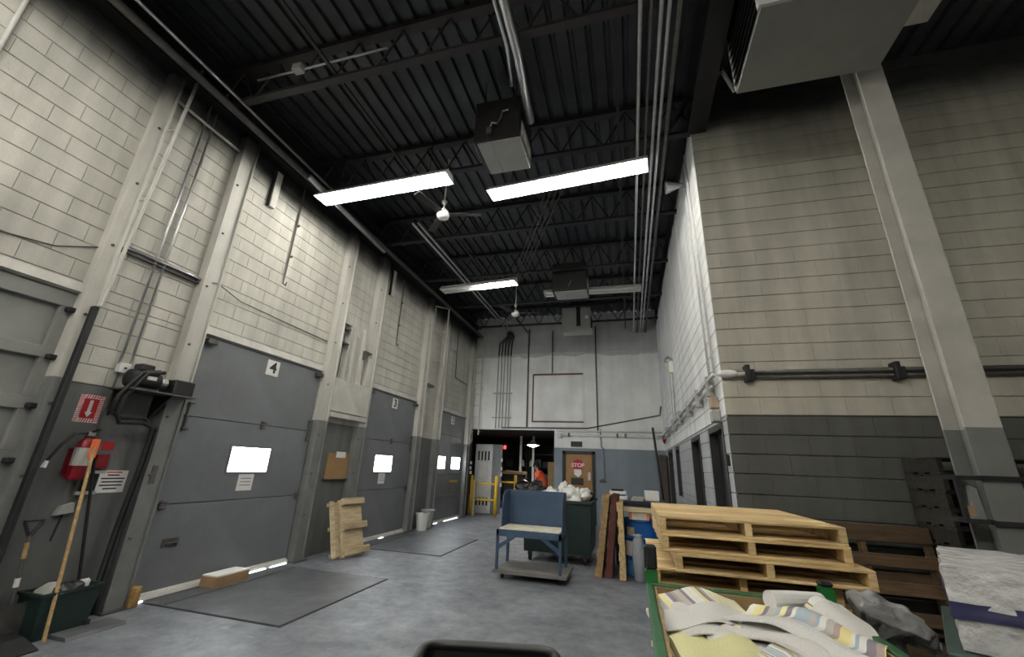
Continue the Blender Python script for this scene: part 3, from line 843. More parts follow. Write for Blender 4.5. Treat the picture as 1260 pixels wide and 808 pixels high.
part('text_line', B(XL+.006, XL+.0075, 3.34, 3.49, 1.365, 1.378), M_redp, t)
for k, (u, v) in enumerate(((3.36, 3.47), (3.31, 3.53), (3.32, 3.52), (3.31, 3.52), (3.35, 3.48))):
    part('text_line', B(XL+.006, XL+.0075, u, v, 1.335-k*.034, 1.349-k*.034), M_ink, t)
t = thing('clip_holder', (XL, 3.23, 1.15), 'small dark holder with pale edges left of the white notice', 'holder')
part('back_plate', B(XL, XL+.03, 3.16, 3.27, 1.17, 1.37), M_rubber, t)
part('lip', B(XL+.03, XL+.06, 3.14, 3.3, 1.36, 1.39), M_hvac, t); part('lip', B(XL+.03, XL+.06, 3.1, 3.27, 1.16, 1.19), M_hvac, t)

# brooms, shovel, bin in the corner by the pier
solo('wooden_pole', T([(-5.2, 3.03, 1.62), (-4.97, 3.02, 0.0)], .015, 8), M_tan, 'long bare wooden handle leaning below the extinguisher, foot before the green tub', 'pole')
t = thing('shovel', (-5.3, 2.82, .0), 'shovel with black D-shaped grip and yellowish handle standing by the left wall', 'shovel')
part('shaft', T([(-5.28, 2.82, .84), (-5.22, 2.84, .3)], .016, 8), M_dpipe, t)
part('sleeve', T([(-5.273, 2.823, .78), (-5.258, 2.828, .65)], .018, 8), M_tan, t, 'worn yellow sleeve')
part('grip', T([(-5.28, 2.82, .83), (-5.29, 2.77, .93), (-5.29, 2.76, .96), (-5.29, 2.89, .96), (-5.29, 2.88, .93), (-5.28, 2.825, .83)], .016, 6), M_black, t)
part('collar', T([(-5.24, 2.832, .5), (-5.235, 2.835, .43)], .02, 8), M_white, t)
part('blade', prism(new_bm(), [(2.74, .3), (2.94, .3), (2.95, .05), (2.92, 0.005), (2.76, .005), (2.73, .05)], 'x', -5.21, -5.195), M_dpipe, t)
t = thing('floor_squeegee', (-5.2, 3.25, 0), 'black-handled squeegee leaning right of the broom', 'squeegee')
part('handle', T([(-5.34, 3.15, 1.5), (-5.2, 3.34, .06)], .015, 8), M_black, t)
part('blade', B(-5.38, -5.02, 3.33, 3.37, .005, .07), M_rubber, t)
t = thing('dust_brush', (XL+.03, 3.02, .88), 'small pale dustpan hung on the grey wall between broom and squeegee', 'dustpan')
part('pan', prism(new_bm(), [(3.0, .98), (3.14, 1.0), (3.12, 1.09), (3.03, 1.06)], 'x', XL+.005, XL+.06), M_hvac, t)
part('handle', T([(XL+.03, 3.07, .99), (XL+.03, 3.05, .75)], .01, 6), M_rubber, t)
t = thing('recycling_bin', (-5.2, 3.15, 0), 'dark green plastic tub by the left wall holding rubbish', 'bin')
bm = new_bm()
o4 = [(-5.33, 2.93), (-5.02, 2.93), (-5.02, 3.38), (-5.33, 3.38)]
cxx, cyy = -5.175, 3.155
def ringv(s, z): return [bm.verts.new((cxx+(x-cxx)*s, cyy+(y-cyy)*s, z)) for x, y in o4]
R = [ringv(.85, 0.0), ringv(1, .34), ringv(1.08, .345), ringv(1.08, .37), ringv(.96, .37), ringv(.82, .03)]
for a_, b_ in zip(R, R[1:]):
    for k in range(4): bm.faces.new((a_[k], a_[(k+1) % 4], b_[(k+1) % 4], b_[k]))
bm.faces.new(R[0][::-1]); bm.faces.new(R[-1])
part('tub', bm, M_bin, t)
for k, (x_, y_, m_) in enumerate(((-5.22, 3.05, M_hvac), (-5.15, 3.22, M_black), (-5.2, 3.3, M_white), (-5.12, 3.12, M_black))):
    b_ = new_bm(); bmesh.ops.create_icosphere(b_, subdivisions=2, radius=.075)
    jitter(b_, .04, 9, k*3.1); bmesh.ops.translate(b_, vec=(x_, y_, .34), verts=b_.verts)
    solo('crumpled_rubbish', b_, m_, ['grey crumpled rubbish in the dark green tub', 'black bag of rubbish at the middle of the dark green tub', 'white crumpled rubbish at the right end of the dark green tub', 'black bag of rubbish at the front of the dark green tub'][k], 'rubbish', 'rubbish in the green tub')
solo('rubber_ramp', prism(new_bm(), [(-5.36, .09), (-5.02, .07), (-4.8, .012), (-4.8, 0), (-5.36, 0)], 'y', 1.4, 2.9), M_rubber, 'black rubber wheel ramp at the foot of the near left wall', 'ramp')
solo('kick_plate', prism(new_bm(), [(-5.05, .03), (-4.82, .03), (-4.8, 0), (-5.07, 0)], 'y', 3.08, 3.55), M_steelplate, 'flat steel plate on the floor before the tub', 'plate')
solo('corner_guard', B(XL+.08, XL+.2, 3.83, 3.93, 0, .2, bevel=.01), mat('worn_yellow_paint', (.36, .22, .07), .7, 0, .3, 12), 'worn yellow corner block at the foot of the post left of door four', 'guard')
t = thing('cardboard_box', (-5.2, 4.93, 0), 'small flat cardboard box on the floor before door four', 'box')
part('carton', B(-5.33, -5.08, 4.70, 5.2, 0, .13, bevel=.004), M_card, t)
part('lid', B(-5.32, -5.09, 4.71, 5.19, .13, .145), M_paper, t, 'pale top flap')
solo('wall_outlet_cover', B(XL+.13, XL+.14, 3.70, 3.76, 1.25, 1.45), M_dpipe, 'narrow dark plate on the grey post left of door four', 'plate')

# fittings over the doors
GB = 'stop bars above the dock doors'
for y, l in ((4.37, 'white stop bar high on the blocks above door four'), (8.02, 'white stop bar high on the blocks above door three')):
    t = thing('stop_bar', (XL, y, 5.38), l, 'bar', GB)
    part('bar', B(XL, XL+.07, y-.06, y+.05, 5.4, 6.06, bevel=.006), M_post, t)
    part('rubber_face', B(XL-.0, XL+.06, y-.075, y-.06, 5.4, 6.06), M_rubber, t)
for y, zb, zt, l in ((4.92, 4.31, 6.35, 'thin dark rod hanging over door four'), (8.5, 4.31, 6.05, 'thin dark rod hanging over door three')):
    t = thing('hanging_rod', (XL+.04, y, zb), l, 'rod', 'thin rods hanging over the doors')
    part('rod', T([(XL+.04, y, zt), (XL+.04, y, zb+.1)], .014, 6), M_dpipe, t)
    part('hook', T([(XL+.04, y, zb+.1), (XL+.05, y-.01, zb), (XL+.06, y+.04, zb-.02), (XL+.06, y+.05, zb+.04)], .012, 6), M_dpipe, t)
    for z in (zb+.5, zb+1.1): part('clip', B(XL, XL+.06, y+.03, y+.05, z, z+.03), M_dpipe, t)

# white track frame and panel between doors four and three
t = thing('counterweight_track', (XL, 6.9, 3.05), 'white steel counterweight track above the white panel', 'door track')
def hollow(y0, y1, z0, z1, w, x1):
    b = new_bm()
    box(b, XL, x1, y0, y0+w, z0, z1); box(b, XL, x1, y1-w, y1, z0, z1); box(b, XL, x1, y0+w, y1-w, z1-w, z1)
    return b
part('box_frame', hollow(6.46, 6.76, 3.08, 4.22, .04, XL+.1), M_post, t)
part('upright', B(XL, XL+.1, 6.86, 6.92, 3.07, 4.26, bevel=.004), M_post, t)
part('upright', B(XL, XL+.1, 7.2, 7.27, 3.07, 4.25, bevel=.004), M_post, t)
part('plate', B(XL, XL+.03, 6.92, 7.2, 4.05, 4.27), M_post, t)
part('plate', B(XL, XL+.02, 6.92, 7.2, 3.07, 4.05), M_wall_l, t)
for z in (3.75, 4.05): part('lug', B(XL, XL+.13, 6.52, 6.68, z, z+.04), M_dpipe, t)
part('cable', T([(XL+.06, 6.6, 4.1), (XL+.06, 6.58, 3.1)], .012, 6), M_dpipe, t)
t = thing('steel_cover', (XL, 7.1, 2.3), 'square white steel panel over the corkboard', 'panel')
part('panel', B(XL+.13, XL+.16, 6.44, 7.58, 2.45, 3.06, bevel=.004), M_post, t)
part('ledge', B(XL, XL+.17, 6.46, 7.58, 2.34, 2.43, bevel=.004), M_post, t)
part('backing', B(XL, XL+.13, 6.46, 7.56, 2.45, 3.04), M_post, t)
solo('post_bracket', prism(new_bm(), [(7.2, 3.79), (7.45, 3.79), (7.45, 3.76), (7.3, 3.75), (7.24, 3.6), (7.2, 3.6)], 'x', XL+.1, XL+.16), M_dpipe, 'small dark bracket on the post left of door three', 'bracket')
t = thing('corkboard', (XL, 7.1, 1.24), 'brown corkboard on the grey pier between doors four and three', 'corkboard')
part('board', B(XL, XL+.02, 6.78, 7.46, 1.25, 1.71), M_cork, t)
part('ledge', B(XL, XL+.05, 6.76, 7.46, 1.235, 1.25), M_dpipe, t)
part('card', B(XL+.02, XL+.022, 7.0, 7.28, 1.63, 1.74), M_paper, t)

# frame between doors three and two
t = thing('pipe_bracket', (XL, 10.6, 3.1), 'thin white pipe frame between doors three and two', 'frame')
part('front_pole', T([(XL+.3, 10.75, 6.1), (XL+.3, 10.72, 4.3), (XL+.15, 10.9, 3.15)], .025, 8), M_post, t)
part('top_arm', T([(XL+.3, 10.75, 6.1), (XL, 10.4, 6.08)], .02, 6), M_post, t)
part('back_pole', T([(XL+.05, 10.35, 6.0), (XL+.05, 10.38, 3.5)], .03, 8), M_post, t)
for z in (4.4, 5.3): part('rung', T([(XL+.05, 10.36, z), (XL+.3, 10.73, z+.03)], .014, 6), M_post, t)
solo('post_bracket', B(XL+.02, XL+.16, 10.12, 10.55, 3.62, 3.7, bevel=.01), M_dpipe, 'dark bracket between the posts right of door three', 'bracket')
pipe('wall_conduit', [(XL+.03, 12.2, 5.9), (XL+.03, 12.25, 4.3), (XL+.03, 13.3, 4.25)], .014, M_dpipe, 'bent dark conduit above the far door two', 'conduit', GW)
solo('vent_grille', B(XL, XL+.08, 11.7, 12.1, 5.1, 5.4, bevel=.02), M_post, 'rounded white fitting above the far door two', 'fitting')
t = thing('corner_ladder', (XL+.2, 13.78, 2.5), 'narrow white ladder rail in the far left corner', 'ladder')
for x_ in (XL+.12, XL+.38): part('side_rail', T([(x_, 13.8, 5.9), (x_, 13.8, 2.6)], .02, 6), M_post, t)
for z in (2.7, 4.2, 5.8):
    for x_ in (XL+.12, XL+.38): part('standoff', B(x_-.015, x_+.015, 13.79, YB+.005, z, z+.03), M_post, t)
for k in range(8): part('rung', T([(XL+.12, 13.8, 2.8+k*.4), (XL+.38, 13.8, 2.8+k*.4)], .012, 6), M_post, t)

# dock leveller plates in the floor
for (y0, y1, x1, l) in ((4.02, 6.02, -3.42, 'near dark steel leveller plate in the floor before door four'), (7.75, 9.8, -3.4, 'dark steel leveller plate in the floor before door three')):
    t = thing('dock_leveller', (-4.3, (y0+y1)/2, 0), l, 'dock leveller', 'dock leveller plates')
    part('pit_joint', B(XL+.1, x1, y0, y1, .0, .003), M_gap, t)
    part('plate', B(XL+.12, x1-.025, y0+.025, y1-.025, .003, .008), M_steelplate, t)
    part('lip_hinge', T([(XL+.4, y0+.05, .012), (XL+.4, y1-.05, .012)], .012, 6), M_steelplate, t)

# broken pallet leaning by the corkboard pier
PALLET = {}
def pallet_base(m, w=1.03, d=1.22, h=.103, nd=10, nb=5):
    key = (m.name, w, d, h, nd, nb)
    if key in PALLET: return PALLET[key]
    def bx(*a):
        b = B(*a, bevel=.003)
        return to_mesh('piece', b, m, None)
    th = .016
    K = {'stringer': bx(-.02, .02, -d/2, d/2, -(h-2*th)/2, (h-2*th)/2), 'board': bx(-w/2, w/2, -.05, .05, -th/2, th/2), 'lead_board': bx(-w/2, w/2, -.068, .068, -th/2, th/2)}
    PALLET[key] = (K, w, d, h, nd, nb, th)
    return PALLET[key]

def pallet(m, label, loc, rot=(0, 0, 0), group=None, skip=(), **k):
    K, w, d, h, nd, nb, th = pallet_base(m, **k)
    t = thing('pallet', loc, label, 'pallet', group)
    def put(name, me, p):
        o = bpy.data.objects.new(name, me); COL.objects.link(o); o.parent = t; o.location = p
    for x in (-w/2+.02, 0, w/2-.02): put('stringer', K['stringer'], (x, 0, h/2))
    for j in range(nd):
        if ('t', j) in skip: continue
        e = j in (0, nd-1)
        y = -d/2+.068+(d-.136)*j/(nd-1)
        put('deck_board', K['lead_board' if e else 'board'], (0, y, h-th/2))
    for j in range(nb):
        e = j in (0, nb-1)
        y = -d/2+.068+(d-.136)*j/(nb-1)
        put('bottom_board', K['lead_board' if e else 'board'], (0, y, th/2))
    t.rotation_euler = rot
    return t

# pale broken pallet leaning on the pier, built flat (x = along the wall, y = up, z = out) and then stood up
t = thing('broken_pallet', (0, 0, 0), 'pale broken half pallet leaning on the pier below the corkboard', 'pallet')
part('sheet', B(.06, .56, .0, .93, .075, .09, bevel=.002), M_pale, t, 'pale plywood face')
for y_, xa, xb in ((.02, .09, .66), (.42, .10, .63), (.83, .05, .60)):
    part('cleat', B(xa, xb, y_, y_+.11, .09, .15, bevel=.006), M_pale, t)
for x_ in (.06, .5): part('stringer', B(x_, x_+.04, 0, .93, .0, .075, bevel=.003), M_pale, t)
part('back_board', B(-.16, -.06, .02, .92, .03, .05, bevel=.003), M_pale, t)
part('back_board', B(-.04, .05, .03, .9, .01, .03, bevel=.003), M_pale, t)
for y_ in (.04, .45, .84): part('block', B(-.15, .06, y_, y_+.06, -.03, .01, bevel=.003), M_pale, t)
t.matrix_world = Matrix.Translation((-4.83, 6.72, .005)) @ Matrix.Rotation(-.12, 4, 'Z') @ Matrix(((0, 0, 1, 0), (1, 0, 0, 0), (0, 1, 0, 0), (0, 0, 0, 1))) @ Matrix.Rotation(-.28, 4, 'X')

# bucket by door 3
t = thing('bucket', (-5.16, 10.5, 0), 'white plastic bucket standing by the post right of door three', 'bucket')
part('tub', LA([(.12, 0), (.16, .36), (.175, .36), (.175, .40), (.15, .40), (.11, .02)], (-5.13, 10.35, 0), 20), M_white, t, smooth=False)
part('tub_stacked', LA([(.1, .02), (.16, .42), (.18, .43), (.18, .46), (.15, .46)], (-5.12, 10.62, 0), 20), M_hvac, t)
part('bail', T([(-5.13+.17*math.cos(a_/10*PI), 10.35+.02, .38-.12*math.sin(a_/10*PI)) for a_ in range(11)], .005, 5), M_galv, t)

# ------------------------------------------------------------------ back wall fittings
t = struct('door_5', B(-2.1, -1.1, YB+.06, YB+.1, 0, 2.13), M_gap, 'brown office door in the back wall')
part('leaf', B(-2.02, -1.17, YB+.0, YB+.05, .01, 2.06, bevel=.004), mat('brown_door_veneer', (.32, .165, .06), .5, 0, .12, 3), t)
for q in ((-2.12, -2.03, 0, 2.16), (-1.16, -1.07, 0, 2.16), (-2.12, -1.07, 2.07, 2.16)):
    part('door_frame', B(q[0], q[1], YB-.03, YB+.05, q[2], q[3]), M_black, t)
part('kick_sign', B(-1.84, -1.45, YB-.012, YB, 1.13, 1.34), M_black, t, 'black plate')
part('lock_plate', B(-1.31, -1.22, YB-.012, YB, 1.28, 1.52, bevel=.003), M_galv, t)
part('knob', LA([(.015, 0), (.015, -.04), (.03, -.05), (.03, -.08)], (-1.26, YB-.01, 1.33), 12, 'y'), M_galv, t)
sg = part('stop_sign', LA([(.19, 0), (.19, -.008)], (-1.62, YB-.002, 1.72), 8, 'y'), M_redp, t, 'red stop sign with white lettering')
tx = text_mesh('STOP', .17, .002)
bmesh.ops.transform(tx, matrix=Matrix.Translation((-1.62, YB-.013, 1.72)) @ Matrix.Rotation(PI/2, 4, 'X'), verts=tx.verts)
part('lettering', tx, M_paper, sg)
part('paper_note', prism(new_bm(), [(-1.75, 1.6), (-1.52, 1.6), (-1.5, 1.47), (-1.61, 1.36), (-1.74, 1.45)], 'y', YB-.016, YB-.013), M_paper, t)
solo('air_vent', B(-1.84, -1.47, YB-.03, YB, 2.29, 2.46, bevel=.006), M_hvacd, 'small grey vent grille above the brown door', 'vent')
# hatch outline in rusty steel
t = thing('wall_hatch', (-2.26, YB, 3.05), 'painted-over double hatch with a rusty frame high on the back wall', 'hatch')
M_rust = mat('rusty_frame', (.2, .1, .07), .8, 0, .3, 9)
for q, n_ in (((-3.17, -3.13, 3.06, 4.72), 'frame_side'), ((-1.41, -1.38, 3.06, 4.70), 'frame_side')): part(n_, B(q[0], q[1], YB-.03, YB, q[2], q[3]), M_wall_b if q[0] > -2 else M_rust, t)
part('frame_top', B(-3.13, -1.41, YB-.045, YB, 4.68, 4.73), M_rust, t)
part('frame_sill', B(-3.13, -1.41, YB-.04, YB, 3.06, 3.10), M_rust, t)
for x0, x1 in ((-3.12, -2.29), (-2.27, -1.42)): part('leaf', B(x0, x1, YB-.015, YB, 3.11, 4.67, bevel=.004), M_wall_b, t)
part('meeting_strip', B(-2.3, -2.26, YB-.025, YB-.015, 3.11, 4.67), M_wall_b, t)
GBK = 'conduits on the back wall'
for x, z1, z0, r, l in ((-3.34, 6.4, 2.9, .025, 'dark vertical conduit left of the hatch'), (-.96, 6.4, 2.75, .022, 'dark vertical conduit right of the hatch'), (-2.47, 6.3, 4.76, .02, 'short dark conduit above the hatch')):
    pipe('wall_conduit', [(x, YB-.03, z1), (x, YB-.03, z0)], r, M_dpipe, l, 'conduit', GBK)
for k in range(5):
    x = -4.46+k*.115
    t = thing('wall_conduit', (x, YB-.03, 2.83), ['leftmost', 'second', 'middle', 'fourth', 'rightmost'][k]+' of five conduits dropping down the left of the back wall', 'conduit', 'five conduits dropping down the back wall')
    part('lower_run', T([(x, YB-.03, 5.42), (x+.02*(k % 2), YB-.03, 4.2), (x, YB-.03, 2.83)], .02, 8), M_hvac, t, 'painted lower run')
    part('upper_run', T([(-3.98+k*.035, 13.3, 6.15), (-4.1+k*.06, 13.72, 6.1), (x+.03, YB-.06, 5.9), (x, YB-.03, 5.42)], .026, 8), M_joist, t, 'black upper run')
for k, z in enumerate((3.2, 4.05)):
    solo('conduit_strap', B(-4.6, -3.9, YB-.055, YB, z-.02, z+.02), M_hvac, ['lower', 'upper'][k]+' strap holding the five conduits on the back wall', 'strap', 'conduit straps')
pipe('wall_conduit', [(-4.2, YB-.03, 2.86), (-1.3, YB-.03, 2.88), (.98, YB-.03, 3.32), (1.03, YB-.05, 3.6)], .022, M_dpipe, 'thin dark pipe rising to the right along the back wall', 'conduit', GBK)
t = thing('wall_pipe', (-2.3, YB-.06, 2.6), 'white pipe run with couplings under the pale band of the back wall', 'pipe')
part('pipe_run', T([(-2.3, YB-.06, 2.66), (.9, YB-.06, 2.64), (1.0, YB-.12, 2.64)], .035, 8), M_pipew, t, smooth=True)
part('upper_run', T([(-2.3, YB-.05, 2.79), (1.0, YB-.05, 2.79)], .025, 8), M_pipew, t, smooth=True)
for x in (-1.9, -.35, -.1): part('coupling', B(x-.03, x+.03, YB-.11, YB-.0, 2.6, 2.73, bevel=.01), M_dpipe, t)
part('end_lamp', LA([(.02, 0), (.07, -.03), (.09, -.12), (.05, -.16)], (-2.2, YB-.06, 2.7), 14, 'z'), M_pipew, t)
pipe('wall_conduit', [(-.88, YB-.03, 2.85), (-.86, YB-.03, 2.3), (-.8, YB-.03, 2.25), (-.8, YB-.03, 1.35), (-.95, YB-.04, 1.3)], .02, M_postgrey, 'grey conduit dropping to a valve right of the brown door', 'conduit', GBK)
solo('door_closer', B(-.95, -.75, YB-.05, YB, 1.24, 1.3, bevel=.01), M_dpipe, 'small dark valve on the blue-grey wall right of the brown door', 'valve')
t = thing('fire_bell', (1.0, 13.8, 2.5), 'red round alarm bell in the far right corner', 'bell')
part('gong', LA([(.02, -.09), (.08, -.085), (.125, -.05), (.13, -.02)], (XR, 13.5, 2.55), 18, 'x'), M_redenam, t, smooth=True)
part('base', LA([(.07, -.03), (.07, 0)], (XR, 13.5, 2.55), 12, 'x'), M_redenam, t)
solo('leaning_pole', T([(.70, 13.2, 2.86), (.86, 12.3, 0.01)], .035, 8), M_black, 'long black pole leaning in the far right corner', 'pole')
solo('brown_curtain', B(.82, 1.03, 13.2, 13.85, .01, 2.1, bevel=.03), mat('brown_pad', (.11, .09, .075), .9), 'brown padded roll standing in the far right corner', 'roll')

# ------------------------------------------------------------------ right wall: dark doors and services
def dark_door(n, y0, y1, z0, z1, label, lite=True):
    t = struct('door_%d' % n if z0 == 0 else 'window_1', B(XR+.15, XR+.18, y0, y1, z0, z1), M_black, label)
    for q in ((y0, y0+.06, z0, z1), (y1-.06, y1, z0, z1), (y0+.06, y1-.06, z1-.07, z1)):
        part('frame', B(XR-.01, XR+.16, *q), M_hvacd, t)
    part('leaf', B(XR+.09, XR+.13, y0+.07, y1-.07, z0+.01, z1-.08, bevel=.004), M_black, t)
    if lite:
        part('glazing', B(XR+.085, XR+.09, y0+.3, y0+.42, z0+.3, z1-.25), M_hvac, t, 'narrow pale vision strip')
    part('pull', T([(XR+.09, y0+.13, z0+.95), (XR+.03, y0+.13, z0+.97), (XR+.03, y0+.13, z0+1.1), (XR+.09, y0+.13, z0+1.12)], .012, 6), M_galv, t)
dark_door(6, *RD[0], 'nearest dark door in the white right wall')
dark_door(7, *RD[1], 'second dark door in the white right wall', False)
dark_door(9, *RD[2], 'narrow dark window in the white right wall', False)
dark_door(8, *RD[3], 'farthest dark door in the white right wall', False)
t = thing('conduit_run', (XR-.05, 9, 2.6), 'pair of pipes with clamps running along the white right wall', 'pipe')
part('pipe_run', T([(XR-.06, YC+.1, 2.72), (XR-.06, YB-.15, 2.66), (XR-.2, YB-.06, 2.66)], .026, 8), M_galv, t, smooth=True)
part('pipe_run', T([(XR-.05, YC+.3, 2.62), (XR-.05, YB-.2, 2.56)], .02, 8), M_galv, t, smooth=True)
for y in (5.6, 6.5, 7.6, 8.9, 10.3, 12.0): part('clamp', B(XR-.1, XR, y-.03, y+.03, 2.52, 2.78, bevel=.008), M_hvac, t)
t = thing('conduit_run', (3, YC-.05, 2.68), 'pair of dark pipes with clamps along the wall behind the column', 'pipe')
part('pipe_run', T([(XR+.12, YC-.05, 2.715), (XFAR-.1, YC-.05, 2.715)], .026, 8), M_dpipe, t, smooth=True)
part('pipe_run', T([(XR+.2, YC-.045, 2.66), (XFAR-.1, YC-.045, 2.66)], .02, 8), M_dpipe, t, smooth=True)
for x in (1.32, 2.71, 4.1): part('clamp', B(x-.025, x+.025, YC-.12, YC, 2.6, 2.79, bevel=.006), M_rubber, t); part('clamp_lip', B(x+.025, x+.07, YC-.1, YC, 2.61, 2.74, bevel=.006), M_rubber, t)
t = thing('corner_lamp', (1.1, YC-.1, 2.65), 'white oval bulkhead fitting on the building corner', 'fitting')
bmc = new_bm(); bmesh.ops.create_uvsphere(bmc, u_segments=16, v_segments=10, radius=1)
bmesh.ops.scale(bmc, vec=(.12, .05, .045), verts=bmc.verts); bmesh.ops.translate(bmc, vec=(1.12, YC-.055, 2.70), verts=bmc.verts)
part('body', bmc, M_white, t, smooth=True)
part('neck', T([(1.2, YC-.05, 2.7), (1.3, YC-.05, 2.7)], .03, 8), M_pipew, t)
for y, l in ((5.42, 'thin white conduit down the near corner of the white right wall, right one'), (5.72, 'thin white conduit down the near corner of the white right wall, left one')):
    pipe('wall_conduit', [(XR-.02, y+.25, 6.3), (XR-.02, y, 2.75)], .013, M_pipew, l, 'conduit', 'conduits on the right wall')
t = thing('strobe_horn', (XR-.05, 9.95, 3.5), 'white horn strobe on a conduit high on the white right wall', 'alarm')
part('housing', B(XR-.1, XR, 9.82, 10.05, 3.78, 4.05, bevel=.015), M_white, t)
part('cap', LA([(.09, 0), (.1, .05), (.05, .12), (.02, .14)], (XR-.09, 9.93, 4.05), 12), M_galv, t)
part('lens', B(XR-.12, XR-.1, 9.88, 10.0, 3.83, 3.95), mat('yellowed_lens', (.6, .5, .25), .4), t)
part('drop_conduit', T([(XR-.05, 9.93, 3.78), (XR-.05, 9.98, 2.55)], .025, 8), M_galv, t)
part('second_conduit', T([(XR-.05, 10.12, 3.5), (XR-.05, 10.15, 2.5)], .018, 8), M_hvac, t)
solo('electrical_box', B(XR-.09, XR, 5.42, 5.56, 2.36, 2.5, bevel=.01), mat('beige_box', (.42, .33, .25), .6), 'upper beige electrical box above the nearest dark door', 'box')
solo('electrical_box', B(XR-.09, XR, 5.40, 5.58, 2.20, 2.34, bevel=.01), M_hvac, 'lower grey electrical box above the nearest dark door', 'box')
solo('door_buzzer', B(XR-.04, XR, 5.2, 5.26, 1.7, 1.82, bevel=.008), M_black, 'small black button box beside the nearest dark door', 'button')
solo('spot_lamp', LA([(.03, 0), (.05, -.1), (.11, -.26), (.1, -.28)], (XR-.02, 6.0, 6.0), 14, 'x'), M_galv, 'bell-shaped lamp near the top of the white right wall', 'lamp')
t = thing('flood_arm', (XR, 4.6, 6.3), 'short white tube on the black girder by the large heater', 'tube')
part('tube', T([(1.27, 4.2, 6.35), (1.5, 4.5, 6.2)], .025, 8), M_hvac, t)
part('clip', B(1.2, 1.3, 4.17, 4.23, 6.21, 6.38), M_joist, t)

# ------------------------------------------------------------------ steel column at the right
t = thing('column', (2.63, 4.2, 0), 'white H-shaped steel column with grey lower end in front of the right wall', 'column')
def hcol(z0, z1):
    return prism(new_bm(), [(2.53, 4.08), (2.76, 4.08), (2.76, 4.10), (2.655, 4.10), (2.655, 4.32), (2.76, 4.32), (2.76, 4.34), (2.53, 4.34), (2.53, 4.32), (2.635, 4.32), (2.635, 4.10), (2.53, 4.10)], 'z', z0, z1)
M_colw = mat('column_white_paint', (.5, .49, .45), .5, 0, .1, 3, spots=.3)
part('lower_shaft', hcol(.02, 2.03), mat('column_grey_paint', (.2, .205, .2), .5, 0, .1, 3, spots=.4), t, 'grey painted lower shaft')
part('upper_shaft', hcol(2.03, 6.86), M_colw, t)
part('base_plate', B(2.42, 2.87, 3.98, 4.44, 0, .02), M_dpipe, t)
t = thing('cable_guard', (2.6, 4.05, 1.2), 'black strap frame with shiny tool clipped round the column', 'bracket')
for z in (1.35, 1.66): part('strap', B(2.50, 3.0, 4.045, 4.075, z-.014, z+.014), M_rubber, t)
part('cage', hollow(0, 0, 0, 0, 0, 0) if False else (lambda b: (box(b, 2.36, 2.53, 4.06, 4.3, 1.64, 1.67), box(b, 2.36, 2.53, 4.06, 4.3, 1.34, 1.37), box(b, 2.36, 2.385, 4.06, 4.09, 1.37, 1.64), b)[-1])(new_bm()), M_rubber, t)
part('tool', prism(new_bm(), [(2.42, 1.37), (2.5, 1.37), (2.49, 1.58), (2.45, 1.6), (2.44, 1.45)], 'y', 4.09, 4.13), M_galv, t)
part('tag', B(2.39, 2.44, 4.08, 4.085, 1.39, 1.46), M_card, t)

# ------------------------------------------------------------------ pallets on the right
GPL = 'pallet stack behind the green hopper'
NP = 13
ORD = ['topmost', 'second', 'third', 'fourth', 'fifth', 'sixth', 'seventh', 'eighth', 'ninth', 'tenth', 'eleventh', 'twelfth', 'lowest']
for k in range(NP):
    z = k*.103
    j = (random.uniform(-.03, .03), random.uniform(-.02, .02), random.uniform(-.02, .02))
    x, y, rz = .69+j[0], 3.67+j[1], j[2]
    if k == NP-1: x, y, rz, l = .68, 3.67, 0.0, 'topmost new pine pallet of the stack behind the green hopper'
    elif k == NP-2: x, y, rz, l = .685, 3.67, .004, 'second pallet from the top of the stack behind the green hopper'
    elif k == NP-3: x, y, rz, l = .77, 3.62, -.02, 'third pallet from the top, sticking out to the right of its stack'
    elif k == NP-4: x, y, rz, l = .62, 3.72, .01, 'fourth pallet from the top, sticking out to the left of its stack'
    else: l = ORD[NP-1-k]+' pallet from the top of the pine stack, mostly hidden by the green hopper'
    pallet(M_pine, l, (x, y, z), (0, 0, rz), GPL)
pl = pallet(M_brownw, 'brown weathered pallet standing on edge against the facing wall', (2.0, 4.87, .62), (PI/2-.12, 0, 0), None, w=1.03, d=1.2, h=.11, nd=6, nb=4)
for k in range(13):
    pallet(M_darkw, ORD[12-k]+' dark weathered pallet, counted from the top of the stack behind the column', (3.05, 4.77, k*.14), (0, 0, random.uniform(-.01, .01)), 'dark pallet stack behind the column', w=1.03, d=.5, h=.14, nd=4, nb=3)

# green hopper with newspapers
t = thing('hopper', (.5, 2.05, 0), 'green steel tipping hopper full of newspapers at the lower right', 'hopper')
x0, x1, y0, y1, zt = .065, .945, 1.1, 2.83, 1.0
def shell(x0, x1, y0, y1, z0, z1, w, tp=0):
    b = new_bm()
    O = [(x0, y0), (x1, y0), (x1, y1), (x0, y1)]
    I = [(x0+w, y0+w), (x1-w, y0+w), (x1-w, y1-w), (x0+w, y1-w)]
    cx, cy = (x0+x1)/2, (y0+y1)/2
    def rg(P, z, s): return [b.verts.new((cx+(x-cx)*s, cy+(y-cy)*s, z)) for x, y in P]
    R = [rg(O, z0, 1-tp), rg(O, z1, 1), rg(I, z1, 1), rg(I, z0+w, 1-tp)]
    for p, q in zip(R, R[1:]):
        for k in range(4): b.faces.new((p[k], p[(k+1) % 4], q[(k+1) % 4], q[k]))
    b.faces.new(R[0][::-1]); b.faces.new(R[-1])
    return b
part('body', shell(x0+.012, x1-.012, y0+.012, y1-.012, .18, zt-.05, .012), M_green, t)
rim = new_bm()
for q in ((x0-.012, x1+.012, y1-.03, y1+.012), (x0-.012, x1+.012, y0-.012, y0+.03), (x0-.012, x0+.03, y0+.03, y1-.03), (x1-.03, x1+.012, y0+.03, y1-.03)):
    box(rim, q[0], q[1], q[2], q[3], zt-.05, zt, .006)
part('rim', rim, M_green, t)
